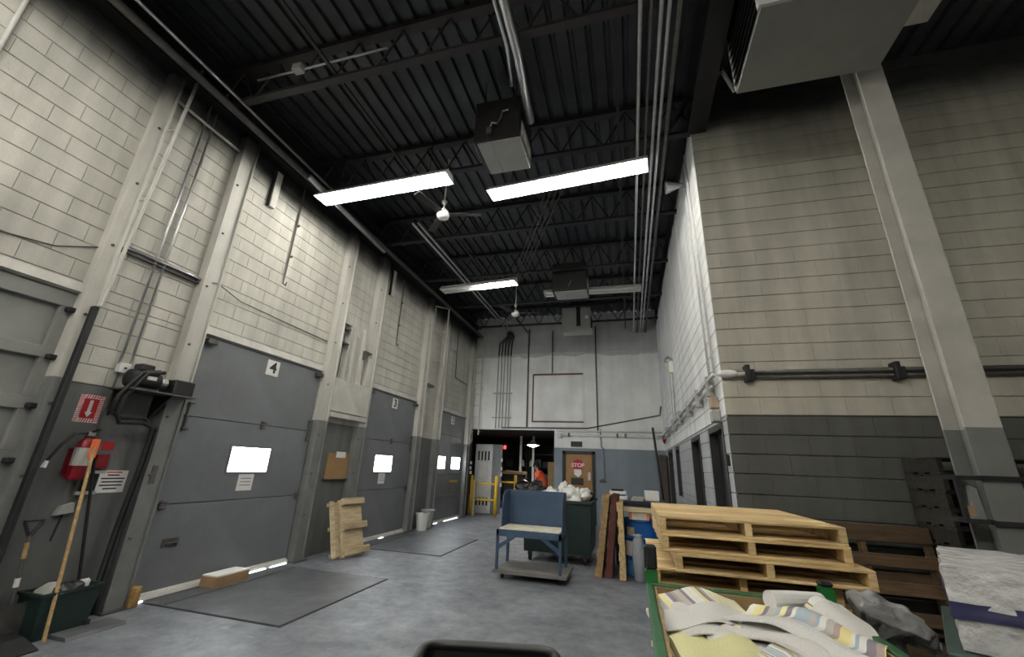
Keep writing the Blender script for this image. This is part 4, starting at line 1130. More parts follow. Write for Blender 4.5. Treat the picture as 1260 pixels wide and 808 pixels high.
lin = new_bm()
for q in ((x0+.032, x0+.044, y0+.03, y1-.03), (x1-.044, x1-.032, y0+.03, y1-.03), (x0+.044, x1-.044, y1-.044, y1-.032)):
    box(lin, q[0], q[1], q[2], q[3], .5, zt-.012)
part('liner', lin, M_tan, t, 'worn tan inner liner')
for x_, hc in ((x0-.012, .13), (x1-.02, .025)):
    lg = part('lug', prism(new_bm(), [(x_, zt-.03), (x_+.07, zt-.03), (x_+.07, zt+.055), (x_+.06, zt+.07), (x_+.01, zt+.07), (x_, zt+.055)], 'y', y1-.01, y1+.03), M_greenb, t, 'bright green steel lug')
    part('rubber_cap', B(x_, x_+.07, y1-.02, y1+.04, zt+.065, zt+.065+hc, bevel=.012), M_black, lg)
part('skid', B(x0+.15, x0+.3, y0+.1, y1-.1, 0, .18), M_bin, t); part('skid', B(x1-.3, x1-.15, y0+.1, y1-.1, 0, .18), M_bin, t)

def print_mat(name, seed, base, strip):
    m = bpy.data.materials.new(name)
    nt, N, L, Bs = nodes_of(m)
    Bs.inputs['Roughness'].default_value = .75
    uv = N.new('ShaderNodeUVMap'); sp = N.new('ShaderNodeSeparateXYZ'); L.new(uv.outputs[0], sp.inputs[0])
    # colour bars of the printed edge, changing along u
    vo = N.new('ShaderNodeTexVoronoi'); vo.voronoi_dimensions = '1D'; vo.inputs['Scale'].default_value = 26
    ad = N.new('ShaderNodeMath'); ad.operation = 'ADD'; ad.inputs[1].default_value = seed; L.new(sp.outputs['X'], ad.inputs[0])
    L.new(ad.outputs[0], vo.inputs['W'])
    rp = N.new('ShaderNodeValToRGB'); rp.color_ramp.interpolation = 'CONSTANT'
    cols = [(.78, .78, .74), (.38, .47, .52), (.8, .74, .4), (.75, .75, .72), (.24, .21, .25), (.5, .48, .45), (.8, .78, .7), (.78, .7, .32), (.42, .33, .29)]
    el = rp.color_ramp.elements
    el[0].color = (*cols[0], 1); el[1].position = 1/9; el[1].color = (*cols[1], 1)
    for i in range(2, 9): e = el.new(i/9); e.color = (*cols[i], 1)
    sx = N.new('ShaderNodeSeparateColor'); L.new(vo.outputs['Color'], sx.inputs[0]); L.new(sx.outputs[0], rp.inputs[0])
    # faint grey text columns elsewhere
    nz = N.new('ShaderNodeTexNoise'); nz.inputs['Scale'].default_value = 55; mp = N.new('ShaderNodeMapping'); mp.inputs['Scale'].default_value = (1, 4, 1)
    L.new(uv.outputs[0], mp.inputs[0]); L.new(mp.outputs[0], nz.inputs['Vector'])
    mr = N.new('ShaderNodeMapRange'); mr.inputs[1].default_value = .45; mr.inputs[2].default_value = .6; mr.inputs[3].default_value = .8; mr.inputs[4].default_value = 1
    L.new(nz.outputs['Fac'], mr.inputs[0])
    vm = N.new('ShaderNodeVectorMath'); vm.operation = 'SCALE'; vm.inputs[0].default_value = base; L.new(mr.outputs[0], vm.inputs['Scale'])
    gt = N.new('ShaderNodeMath'); gt.operation = 'GREATER_THAN'; gt.inputs[1].default_value = 1-strip; L.new(sp.outputs['Y'], gt.inputs[0])
    mx = N.new('ShaderNodeMix'); mx.data_type = 'RGBA'; L.new(gt.outputs[0], mx.inputs['Factor']); L.new(vm.outputs[0], mx.inputs['A']); L.new(rp.outputs[0], mx.inputs['B'])
    L.new(mx.outputs['Result'], Bs.inputs['Base Color'])
    return m
PM = [print_mat('newsprint_colour_edge', .0, (.74, .74, .71), .45), print_mat('newsprint_plain', 3.3, (.72, .71, .67), .08), print_mat('newsprint_yellow', 7.7, (.74, .72, .38), .0), print_mat('newsprint_wide_colour', 5.1, (.72, .72, .7), .62)]
def newspaper(c, w, l, rz, tilt, roll, bend, m, label, th=.006, seed=0, fold=False):
    bm = new_bm(); nu, nv = 22, 12
    uvl = bm.loops.layers.uv.new('UVMap')
    def pos(i, j, s):
        u, v = i/nu-.5, j/nv-.5
        z = bend*(u*u*4-.3)+.008*math.sin(u*9+seed)+.005*math.sin(v*11+seed*2)*(1+u)
        if fold: z += .09*max(0, v-.3)*4
        return Vector((u*w+.02*math.sin(v*5+seed), v*l+.015*math.sin(u*6+seed), z+s))
    G = {}
    for s, sg in ((0, 0), (1, th)):
        for i in range(nu+1):
            for j in range(nv+1): G[i, j, s] = bm.verts.new(pos(i, j, sg))
    uvs = {v: (k[0]/nu, k[1]/nv) for k, v in G.items()}
    fs = []
    for i in range(nu):
        for j in range(nv):
            fs.append(bm.faces.new((G[i, j, 1], G[i+1, j, 1], G[i+1, j+1, 1], G[i, j+1, 1])))
            fs.append(bm.faces.new((G[i, j, 0], G[i, j+1, 0], G[i+1, j+1, 0], G[i+1, j, 0])))
    for i in range(nu):
        fs.append(bm.faces.new((G[i, 0, 0], G[i+1, 0, 0], G[i+1, 0, 1], G[i, 0, 1]))); fs.append(bm.faces.new((G[i, nv, 1], G[i+1, nv, 1], G[i+1, nv, 0], G[i, nv, 0])))
    for j in range(nv):
        fs.append(bm.faces.new((G[0, j, 1], G[0, j+1, 1], G[0, j+1, 0], G[0, j, 0]))); fs.append(bm.faces.new((G[nu, j, 0], G[nu, j+1, 0], G[nu, j+1, 1], G[nu, j, 1])))
    for f in fs:
        for lp in f.loops: lp[uvl].uv = uvs[lp.vert]
    bmesh.ops.transform(bm, matrix=Matrix.Translation(c) @ Matrix.Rotation(rz, 4, 'Z') @ Matrix.Rotation(tilt, 4, 'X') @ Matrix.Rotation(roll, 4, 'Y'), verts=bm.verts)
    return solo('newspaper', bm, m, label, 'newspaper', 'newspapers in the green hopper')
newspaper((.32, 2.55, .965), .44, .34, .2, .16, 0, -.035, PM[0], 'open newspaper with coloured edge at the left back of the hopper', seed=1)
newspaper((.675, 2.34, 1.0), .56, .25, -.86, .12, .0, -.03, PM[3], 'long slanting newspaper with coloured pictures at the right of the hopper', seed=2)
newspaper((.33, 2.47, .935), .5, .36, .14, .12, 0, -.045, PM[1], 'white newspaper lying under the one with the coloured edge', seed=3)
newspaper((.60, 2.24, .965), .52, .24, -.8, .1, 0, -.03, PM[1], 'white newspaper sticking out below the long slanting one', seed=7.3)
newspaper((.46, 2.26, .935), .34, .22, -.3, .06, 0, -.02, PM[1], 'white newspaper with ragged corner crossing the middle of the hopper', seed=4)
newspaper((.33, 1.93, .93), .33, .40, .36, .04, 0, -.01, PM[2], 'pale yellow newspaper bundle at the front of the hopper', th=.04, seed=5)
newspaper((.53, 1.97, .93), .18, .36, .36, .04, 0, -.01, PM[3], 'small newspaper with purple and white print beside the yellow bundle', th=.03, seed=6)
newspaper((.83, 2.36, 1.0), .22, .42, .1, .2, -.25, -.03, PM[1], 'loose white sheet sticking out over the right rim of the hopper', th=.003, seed=7)
newspaper((.28, 2.2, .885), .36, .3, .3, .0, 0, -.02, PM[2], 'yellowish papers lying below the white newspapers on the left', th=.02, seed=8)
newspaper((.62, 2.02, .885), .5, .4, .3, .0, 0, -.02, PM[2], 'yellowish papers at the bottom right of the pile in the hopper', th=.02, seed=9)
solo('paper_roll', T([(.62, 2.56, 1.035), (.75, 2.63, 1.03), (.88, 2.70, 1.02)], .042, 14), M_paper, 'rolled white paper lying at the back right of the hopper', 'paper roll')
solo('paper_heap', (lambda b: (bmesh.ops.create_grid(b, x_segments=18, y_segments=24, size=.5), bmesh.ops.scale(b, vec=(.76, 1.55, 1), verts=b.verts), jitter(b, .05, 6, 2), [setattr(v.co, 'z', v.co.z+.86) for v in b.verts], bmesh.ops.translate(b, vec=(.505, 1.97, 0), verts=b.verts), b)[-1])(new_bm()), M_hvacd, 'dark crumpled paper waste filling the green hopper', 'paper')['kind'] = 'stuff'

# second bin with a wrapped bundle at the right edge
t = thing('storage_bin', (1.6, 2.6, 0), 'dark green bin at the right edge carrying a wrapped bundle', 'bin')
part('body', shell(1.13, 2.2, 2.17, 3.0, .12, .985, .02, .03), M_bin, t)
part('rim', B(1.11, 2.22, 2.15, 3.02, .985, 1.01, bevel=.006), mat('teal_rim', (.045, .075, .065), .5), t)
for x_, y_ in ((1.25, 2.3), (2.08, 2.3), (1.25, 2.88), (2.08, 2.88)): part('foot', B(x_-.05, x_+.05, y_-.05, y_+.05, 0, .12), M_rubber, t)
def film_mat(name, col, alpha):
    m = bpy.data.materials.new(name)
    nt, N, L, Bs = nodes_of(m)
    Bs.inputs['Base Color'].default_value = (*col, 1); Bs.inputs['Roughness'].default_value = .18
    Bs.inputs['Alpha'].default_value = alpha
    tc = N.new('ShaderNodeTexCoord'); nz = N.new('ShaderNodeTexNoise'); nz.inputs['Scale'].default_value = 14; nz.inputs['Detail'].default_value = 6
    L.new(tc.outputs['Object'], nz.inputs['Vector'])
    bp = N.new('ShaderNodeBump'); bp.inputs['Strength'].default_value = .9; bp.inputs['Distance'].default_value = .03
    L.new(nz.outputs['Fac'], bp.inputs['Height']); L.new(bp.outputs['Normal'], Bs.inputs['Normal'])
    return m
M_film = film_mat('stretch_film', (.6, .6, .6), 1.0)
t = thing('wrapped_bundle', (1.6, 2.6, 1.01), 'bundle wrapped in white stretch film with a dark blue band', 'bundle')
def wrapped(z0, z1, gx, seed):
    b = new_bm(); box(b, 1.16-gx, 2.18+gx, 2.2-gx, 2.98+gx, z0, z1)
    bmesh.ops.subdivide_edges(b, edges=b.edges[:], cuts=14, use_grid_fill=True)
    jitter(b, .012, 7, seed); jitter(b, .008, 19, seed+5)
    return b
part('lower_wrap', wrapped(1.02, 1.14, 0, 1), M_film, t)
part('band', wrapped(1.125, 1.18, .012, 2), mat('dark_blue_film', (.05, .05, .12), .3), t, 'dark blue band')
part('upper_wrap', wrapped(1.165, 1.30, .004, 3), M_film, t)
for nm in ('storage_bin', 'wrapped_bundle'):
    ob_ = bpy.data.objects[nm]
    ob_.matrix_world = Matrix.Translation((1.17, 2.22, 0)) @ Matrix.Rotation(math.radians(-28), 4, 'Z') @ Matrix.Translation((-1.16, -2.2, 0)) @ Matrix.Translation(ob_.location)
# clear film heap
b = new_bm(); bmesh.ops.create_icosphere(b, subdivisions=5, radius=1)
for v in b.verts:
    n_ = v.co.copy()
    if n_.z > -.2: v.co = Vector((1.24+.17*n_.x, 2.84+.13*n_.y, .93+.1*n_.z-.45*.17*n_.x))
    else: v.co = Vector((1.2+.1*n_.x, 2.93+.08*n_.y, .91+(n_.z+.2)*1.135))
jitter(b, .035, 9, 4); jitter(b, .02, 24, 8)
for v in b.verts: v.co.z = max(.003, v.co.z)
solo('film_heap', b, film_mat('clear_film', (.3, .3, .3), .8), 'heap of crumpled clear plastic film right of the hopper', 'plastic film', smooth=True)

# black tub cart at the bottom edge
t = thing('tub_cart', (-.57, 1.55, 0), 'black plastic tub cart whose rolled rim shows at the bottom edge', 'cart')
def rr(x0, x1, y0, y1, r, n=6):
    P = []
    for cx, cy, a0 in ((x1-r, y1-r, 0), (x0+r, y1-r, PI/2), (x0+r, y0+r, PI), (x1-r, y0+r, 3*PI/2)):
        for k in range(n+1):
            a = a0+k*PI/2/n; P.append((cx+r*math.cos(a), cy+r*math.sin(a)))
    return P
P0 = rr(-.83, -.30, 1.1, 1.86, .07)
rim = [(x, y, .885) for x, y in P0]
part('rim', tube(new_bm(), rim+rim[:1], .02, 10, cap=False), M_black, t, smooth=True)
b = new_bm()
cx_, cy2 = -.58, 1.5
rings = []
for s, z in ((1.0, .885), (.88, .3), (.84, .3), (.96, .875)):
    rings.append([b.verts.new((cx_+(x-cx_)*s, cy2+(y-cy2)*s, z)) for x, y in P0])
for p, q in zip(rings, rings[1:]):
    for k in range(len(P0)): b.faces.new((p[k], p[(k+1) % len(P0)], q[(k+1) % len(P0)], q[k]))
b.faces.new(rings[2])
part('tub', b, M_black, t)
for x_ in (-.75, -.41):
    for y_ in (1.22, 1.78):
        part('leg', T([(x_, y_, .3), (x_, y_, .1)], .015, 6), M_galv, t)
        part('wheel', LA([(.05, -.015), (.05, .015)], (x_, y_, .05), 14, 'x'), M_rubber, t)

t.rotation_euler.z = .24; t.location = (-.52, 1.61, 0.012)
# ------------------------------------------------------------------ blue cart
t = thing('bench_cart', (-1.52, 7.06, 0), 'blue steel bench cart with curved back hood and cream shelf on a low platform', 'cart')
X0, X1 = -2.03, -1.06
part('platform', B(-2.05, -.98, 6.70, 7.44, .10, .125, bevel=.004), M_deckw, t)
part('platform_edge', B(-2.07, -.96, 6.68, 6.70, .085, .13), M_deckw, t); part('platform_edge', B(-.98, -.96, 6.70, 7.46, .085, .13), M_deckw, t)
part('back_panel', B(X0, X1, 7.34, 7.355, .66, 1.225), M_blue, t)
def wing(x):
    pts = [(7.35, .66), (6.92, .66), (6.93, .9)]
    for k in range(7):
        a = k/6*PI/2
        pts.append((7.13-.2*math.cos(a), 1.02+.2*math.sin(a)))
    pts += [(7.35, 1.225)]
    return prism(new_bm(), pts, 'x', x-.008, x+.008)
for x in (X0, X1): part('side_wing', wing(x), M_blue, t)
part('shelf', B(X0+.01, X1-.01, 6.74, 7.33, .665, .69, bevel=.003), mat('cream_board', (.62, .58, .47), .7, 0, .1, 6), t, 'cream shelf board')
part('apron', B(X0-.02, X1+.02, 6.72, 6.735, .58, .675), M_blue, t)
for x in (X0, X1): part('side_apron', B(x-.015, x+.015, 6.735, 7.34, .6, .665), M_blue, t)
for x in (X0, X1):
    for y in (6.74, 7.34): part('leg', B(x-.02, x+.02, y-.02, y+.02, .125, .665), M_blue, t)
for x, s in ((X0, 1), (X1, -1)):
    part('brace', prism(new_bm(), [(x, .38), (x, .45), (x+s*.24, .6), (x+s*.33, .6)], 'y', 6.725, 6.74), M_blue, t)
for x in (-1.95, -1.06):
    for y in (6.8, 7.34):
        w = part('caster', LA([(.045, -.015), (.045, .015)], (x, y, .045), 14, 'x'), M_rubber, t)
        part('fork', B(x-.025, x+.025, y-.02, y+.02, .06, .1), M_galv, w)

# dark green wheeled bin with bags
t = thing('wheeled_bin', (-1.35, 8.75, 0), 'big dark green wheeled bin behind the blue bench cart', 'bin')
part('body', shell(-1.98, -.72, 8.12, 9.4, .16, 1.03, .03, .05), M_bin, t)
part('rim', (lambda b: (box(b, -2.0, -.7, 8.09, 8.14, .99, 1.05, .01), box(b, -2.0, -.7, 9.38, 9.43, .99, 1.05, .01), box(b, -2.0, -1.95, 8.14, 9.38, .99, 1.05, .01), box(b, -.75, -.7, 8.14, 9.38, .99, 1.05, .01), b)[-1])(new_bm()), M_bin, t)
for x in (-1.85, -.85):
    for y in (8.25, 9.28): part('caster', LA([(.075, -.02), (.075, .02)], (x, y, .075), 14, 'x'), M_rubber, t); part('caster_fork', B(x-.035, x+.035, y-.05, y+.05, .1, .17), M_dpipe, t)
M_bagw = film_mat('white_bag_plastic', (.78, .77, .74), 1.0); M_bagk = film_mat('black_bag_plastic', (.015, .015, .017), 1.0)
def bag(c, r, m, label, seed, sub=3):
    b = new_bm(); bmesh.ops.create_icosphere(b, subdivisions=sub, radius=1)
    bmesh.ops.scale(b, vec=r, verts=b.verts)
    s = max(r)
    jitter(b, s*.35, 2.2/s, seed); jitter(b, s*.12, 7/s, seed+3)
    bmesh.ops.translate(b, vec=c, verts=b.verts)
    return solo('plastic_bag', b, m, label, 'bag', 'bags in the wheeled bin', smooth=True)
bag((-1.12, 8.42, 1.12), (.19, .2, .17), M_bagw, 'white plastic bag bulging over the front of the wheeled bin', 1)
bag((-1.28, 8.55, 1.2), (.1, .12, .16), M_bagw, 'upright white bag tip above the blue bench cart', 2)
bag((-.88, 8.5, 1.14), (.14, .15, .12), M_bagw, 'white bag at the right corner of the wheeled bin', 3)
bag((-1.0, 8.26, 1.02), (.1, .1, .12), M_paper, 'white paper sack hanging over the front rim of the wheeled bin', 4, 2)
bag((-1.55, 8.7, 1.1), (.2, .2, .12), M_bagw, 'grey white bag in the middle of the wheeled bin', 5)
bag((-1.88, 8.9, 1.15), (.2, .22, .2), M_bagk, 'shiny black rubbish bag at the left of the wheeled bin', 6)
bag((-.85, 8.9, 1.08), (.14, .2, .1), M_bagk, 'dark bag at the back right of the wheeled bin', 7)

# upright pallets, seen edge-on
def up_pallet(m, label, x, y, lean, **k):
    p = pallet(m, label, (x, y, .61), (0, 0, 0), 'pallets stored on edge beside the wheeled bin', **k)
    p.rotation_euler = (Matrix.Rotation(lean, 3, 'Y') @ Matrix.Rotation(PI/2, 3, 'Y') @ Matrix.Rotation(PI/2, 3, 'Z')).to_euler()
    return p
up_pallet(M_brownw if False else M_tan, 'brown pallet on edge, leftmost of three beside the wheeled bin', -.545, 7.95, .13, w=1.0, d=1.21, h=.11)
up_pallet(M_redw, 'dark red pallet on edge between the brown and the pale one', -.405, 7.98, .12, w=1.0, d=1.21, h=.12)
p = up_pallet(M_pine, 'pale yellow pallet on edge beside the blue drum', -.245, 7.72, -.01, w=.6, d=1.11, h=.10)
p.location.z = .56

# drum with cardboard on top
t = thing('drum', (.16, 7.95, 0), 'blue steel drum with paper labels beside the pine pallets', 'drum')
part('barrel', LA([(.27, 0), (.285, .01), (.285, .27), (.3, .29), (.285, .31), (.285, .55), (.3, .57), (.285, .59), (.285, .80), (.295, .82), (.295, .845), (.27, .85)], (.13, 7.95, 0), 32), M_drum, t)
def curved_label(a0, a1, z0, z1, r=.2875):
    b = new_bm(); A = []
    for k in range(9):
        a = a0+(a1-a0)*k/8
        A.append([b.verts.new((.13+r*math.cos(a), 7.95+r*math.sin(a), z)) for z in (z0, z1)])
    for p, q in zip(A, A[1:]): b.faces.new((p[0], q[0], q[1], p[1]))
    return b
part('label', curved_label(-2.5, -2.0, .6, .73), M_pale, t, 'small pale label'); part('label', curved_label(-2.75, -2.1, .3, .52), M_paper, t, 'large white label')
part('label', curved_label(-2.7, -2.1, .02, .24), mat('light_blue_film', (.1, .3, .62), .3), t, 'pale blue wrap')
t = thing('flat_carton', (.1, 7.85, .85), 'flat white carton with orange ends lying on the blue drum', 'carton')
part('carton', B(-.06, .26, 7.66, 7.95, .85, .97, bevel=.004), mat('white_carton', (.68, .6, .5), .8), t)
for x_ in (-.06, .215): part('orange_end', B(x_, x_+.045, 7.655, 7.66, .86, .96), mat('orange_print', (.75, .22, .06), .7), t)
solo('cardboard_sheets', (lambda b: (box(b, -.2, .4, 7.62, 8.2, .97, .985, .002), box(b, -.16, .44, 7.66, 8.25, .985, 1.0, .002), jitter(b, .01, 5, 1), b)[-1])(new_bm()), M_pale, 'loose pale cardboard sheets on the flat carton over the drum', 'cardboard')
t = thing('table', (.1, 9.0, 0), 'dark table behind the blue drum', 'table')
part('top', B(-.36, .62, 8.55, 9.5, 1.02, 1.08, bevel=.006), mat('dark_table_top', (.02, .02, .035), .5), t)
part('runner', B(-.36, .62, 8.56, 8.58, .93, 1.02), mat('dark_table_top', (.02, .02, .035)), t)
for x_ in (-.3, .56):
    for y_ in (8.62, 9.43): part('leg', B(x_-.025, x_+.025, y_-.025, y_+.025, 0, 1.02), M_dpipe, t)
t = thing('printer', (-.2, 8.95, 1.08), 'white and black stacked device on the dark table', 'printer')
part('base', B(-.4, -.08, 8.75, 9.05, 1.08, 1.15, bevel=.01), M_white, t); part('middle', B(-.42, -.12, 8.76, 9.05, 1.15, 1.17), M_black, t); part('top', B(-.42, -.1, 8.76, 9.05, 1.17, 1.23, bevel=.01), M_white, t); part('tray', B(-.38, -.15, 8.8, 9.05, 1.23, 1.265, bevel=.008), M_black, t)
solo('white_box', B(.24, .5, 8.85, 9.1, 1.08, 1.26, bevel=.006), M_white, 'small white box on the right of the dark table', 'box')
for k in range(5): solo('paper_stack', B(-.02+.01*k, .2+.005*k, 8.7, 9.0, 1.08+.012*k, 1.092+.012*k), M_hvac, ['lowest', 'second lowest', 'middle', 'second highest', 'top'][k]+' bundle in the grey paper stack on the dark table', 'paper', 'paper bundles on the dark table')
b = new_bm(); lathe(b, [(.05, 0), (.085, .02), (.09, .35), (.08, .55), (.06, .62), (.075, .66)], (.06, 7.5, 0), 18); jitter(b, .012, 12, 2)
solo('film_roll', b, film_mat('hazy_film', (.45, .47, .5), .8), 'upright hazy plastic wrap roll in front of the blue drum', 'film roll', smooth=True)
# ------------------------------------------------------------------ room beyond the opening
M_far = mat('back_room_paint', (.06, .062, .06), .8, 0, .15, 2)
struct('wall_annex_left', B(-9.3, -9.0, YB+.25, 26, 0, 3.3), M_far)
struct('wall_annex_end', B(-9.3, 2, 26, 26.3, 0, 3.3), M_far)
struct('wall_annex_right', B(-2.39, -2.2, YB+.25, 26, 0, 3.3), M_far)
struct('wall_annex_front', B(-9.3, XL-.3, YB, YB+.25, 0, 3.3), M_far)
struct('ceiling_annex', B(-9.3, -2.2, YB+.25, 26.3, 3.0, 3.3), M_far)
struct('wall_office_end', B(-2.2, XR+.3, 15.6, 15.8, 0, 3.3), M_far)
# guard rails
def guard(p0, p1, z, r, rails, label):
    t = thing('guard_rail', ((p0[0]+p1[0])/2, (p0[1]+p1[1])/2, 0), label, 'guard rail', 'yellow guard rails in the opening')
    for p in (p0, p1):
        q = part('post', T([(p[0], p[1], 0), (p[0], p[1], z)], r, 12), M_yellow, t, smooth=True)
        part('cap', LA([(r, z), (r*.8, z+.02), (r*.3, z+.035)], (p[0], p[1], 0), 12), M_yellow, q)
    for zz in rails: part('rail', T([(*p0, zz), (*p1, zz)], r*.62, 10), M_yellow, t, smooth=True)
    return t
guard((-5.34, 14.3), (-4.45, 14.3), 1.24, .055, (1.0, .49), 'nearer yellow guard rail before the white panelled door')
guard((-4.66, 15.4), (-4.07, 15.4), 1.28, .05, (1.05,), 'farther yellow guard rail behind the first one')
solo('leaning_board', B(-5.22, -5.13, 14.12, 14.2, 0, 1.1), M_pale, 'pale board leaning at the left post of the nearer guard rail', 'board')
t = thing('panelled_door', (-5.2, 15.0, 0), 'tall white-grey door leaf with vent slots behind the yellow guard rail', 'door')
M_gdoor = mat('pale_grey_door_paint', (.68, .7, .71), .5, 0, .1, 3)
part('leaf', B(-5.52, -4.86, 15.0, 15.05, .0, 2.35, bevel=.005), M_gdoor, t)
part('return_panel', B(-4.86, -4.5, 15.0, 15.04, 0, 2.35, bevel=.005), mat('mid_grey_panel_paint', (.2, .21, .21), .6), t)
for k in range(4):
    part('vent_slot', B(-5.42+k*.13, -5.36+k*.13, 14.995, 15.0, 1.78, 2.1), M_gap, t); part('vent_slot', B(-5.42+k*.13, -5.36+k*.13, 14.995, 15.0, .25, .5), M_gap, t)
part('poster', B(-5.36, -5.08, 14.99, 14.995, 1.2, 1.72), M_paper, t, 'white posters'); part('poster', B(-5.4, -5.0, 14.99, 14.995, .55, .95), M_paper, t)
for z in (.9, 1.25, 1.45, 1.75): part('latch', B(-4.52, -4.46, 14.96, 15.0, z, z+.12, bevel=.01), M_white, t)
for k, (z, y) in enumerate(((1.45, 14.0), (1.62, 14.02), (1.3, 14.05))):
    solo('switch', B(XL+.06, XL+.12, y, y+.1, z, z+.1, bevel=.01), M_white, ['white switch', 'upper white switch', 'lowest white switch'][k]+' on the dark jamb left of the opening', 'switch')
solo('jamb_post', B(XL-.05, XL+.06, YB+.02, YB+.2, 0, 2.8), M_hvacd, 'dark jamb at the left side of the opening', 'post')
t = thing('exit_sign', (-5.9, 20, 2.4), 'small glowing red exit sign in the back room', 'sign')
part('housing', B(-5.94, -5.78, 19.98, 20.04, 2.38, 2.58, bevel=.01), M_black, t)
part('stem', T([(-5.86, 20.01, 2.57), (-5.86, 20.01, 3.01)], .01, 5), M_black, t)
part('face', B(-5.92, -5.8, 19.97, 19.98, 2.40, 2.56), emit('exit_red', (1, .03, .03), 3), t)
t = thing('pendant_lamp', (-3.75, 17, 2.4), 'bright pendant lamp in the back room', 'lamp')
part('shade', LA([(.03, 2.66), (.08, 2.62), (.28, 2.48), (.29, 2.46), (.26, 2.46)], (-3.8, 17.0, 0), 20), M_white, t)
part('bulb', LA([(.05, 2.56), (.2, 2.5), (.22, 2.455), (.1, 2.40), (.02, 2.38)], (-3.8, 17.0, 0), 16), emit('pendant_bulb', (1, .96, .88), 70), t)
part('cord', T([(-3.8, 17, 2.66), (-3.8, 17, 3.0)], .01, 5), M_black, t)
for k in range(3):
    t = thing('shelving_rack', (-6.9+k*1.35, 21, 0), ['dark shelving rack at the left of the back room', 'dark shelving rack in the middle of the back room', 'dark shelving rack behind the person'][k], 'rack', 'racks in the back room')
    xk = -7.5+k*1.35
    for x_ in (xk, xk+1.2):
        for y_ in (20.8, 21.3): part('upright', B(x_-.03, x_+.03, y_-.03, y_+.03, 0, 2.5), M_hvacd, t)
    for z in (.4, 1.0, 1.6, 2.2): part('shelf', B(xk, xk+1.2, 20.8, 21.3, z, z+.04), M_hvacd, t)
    for j, z in enumerate((.44, 1.04, 1.64)):
        for i in range(2):
            w_ = random.uniform(.25, .45); h_ = random.uniform(.2, .42)
            solo('stored_carton', B(xk+.1+i*.55, xk+.1+i*.55+w_, 20.9, 21.2, z, z+h_), random.choice((M_card, M_hvacd, M_hvac, M_blue, M_bin)),
                 '%s carton on the %s shelf of the %s dark rack' % (('left', 'right')[i], ('bottom', 'middle', 'upper')[j], ('left', 'middle', 'right')[k]), 'carton', 'cartons on the back room racks')
for k, (x_, y_) in enumerate(((-4.95, 19.6), (-4.35, 19.6))):
    solo('pale_post', B(x_-.05, x_+.05, y_-.05, y_+.05, 0, 3.0), M_white, ['left', 'right'][k]+' pale post in the middle of the back room', 'post', 'pale posts in the back room')
for k, (x_, z_) in enumerate(((-5.15, 1.64), (-4.75, 1.64), (-4.3, 1.04), (-5.0, 1.04))):  # jars added to stand for small white light spots in the back room
    solo('light_spot_jar', LA([(.08, 0), (.09, .02), (.09, .2), (.05, .25), (.05, .3)], (x_, 20.84, z_), 12), M_white, ['left white jar standing for a light spot on the upper shelf', 'right white jar standing for a light spot on the upper shelf', 'right white jar standing for a light spot on the middle shelf', 'left white jar standing for a light spot on the middle shelf'][k]+' of the middle dark rack', 'jar', 'white jars standing for light spots on the dark rack')
solo('plywood_board', B(-3.02, -2.62, 16.2, 16.25, .0, 1.82), M_tan, 'tan plywood board standing at the right of the opening', 'board')
t = thing('workbench', (-4.6, 17.5, 0), 'brown topped bench in the back room behind the guard rail', 'bench')
part('top', B(-5.1, -4.2, 17.2, 17.8, 1.3, 1.42, bevel=.01), M_brownw, t); part('cabinet', B(-5.05, -4.25, 17.25, 17.75, 0, 1.3), M_hvacd, t)

# ------------------------------------------------------------------ the person in orange
def skinned(name, verts, edges, radii, m, parent, subdiv=2, root=0):
    me = bpy.data.meshes.new(name); me.from_pydata([Vector(v) for v in verts], edges, [])
    me.materials.append(m)
    o = bpy.data.objects.new(name, me); COL.objects.link(o); o.parent = parent
    md = o.modifiers.new('skin', 'SKIN'); md.use_smooth_shade = True
    for i, r in enumerate(radii): me.skin_vertices[0].data[i].radius = r if isinstance(r, tuple) else (r, r)
    me.skin_vertices[0].data[root].use_root = True
    s = o.modifiers.new('sub', 'SUBSURF'); s.levels = subdiv; s.render_levels = subdiv
    return o
M_skin = mat('skin', (.32, .19, .13), .6, 0, .05, 8)
M_orange = mat('orange_shirt', (1, .13, .045), .8, 0, .1, 8)
M_trous = mat('dark_trousers', (.02, .022, .028), .85, 0, .1, 8)
M_hair = mat('dark_hair', (.012, .01, .009), .8)
pt = thing('person', (-2.93, 14.75, 0), 'person in a bright orange shirt and dark trousers bending forward over a bag', 'person')
# local frame: faces -x (to the left), leaning forward; head near shoulder height of the camera
V = [(0, 0, .92), (-.02, 0, 1.08), (-.07, 0, 1.25), (-.14, 0, 1.42), (-.19, 0, 1.52), (-.23, 0, 1.6), (-.25, 0, 1.70),
     (0, .1, .88), (.0, .11, .48), (.04, .11, .08), (-.1, .12, .04),
     (0, -.1, .88), (-.02, -.11, .48), (.02, -.11, .08), (-.12, -.12, .04),
     (-.13, .19, 1.42), (-.22, .24, 1.17), (-.42, .18, 1.02), (-.5, .16, 1.0),
     (-.13, -.19, 1.42), (-.2, -.25, 1.17), (-.4, -.2, 1.04), (-.48, -.18, 1.02)]
E_ = [(0, 1), (1, 2), (2, 3), (3, 4), (4, 5), (5, 6), (0, 7), (7, 8), (8, 9), (9, 10), (0, 11), (11, 12), (12, 13), (13, 14), (3, 15), (15, 16), (16, 17), (17, 18), (3, 19), (19, 20), (20, 21), (21, 22)]
Rr = [(.15, .12), (.14, .11), (.15, .12), (.16, .11), .055, .085, .085, .09, .06, .042, .04, .09, .06, .042, .04, .06, .045, .035, .03, .06, .045, .035, .03]
skinned('body', V, E_, Rr, M_skin, pt)
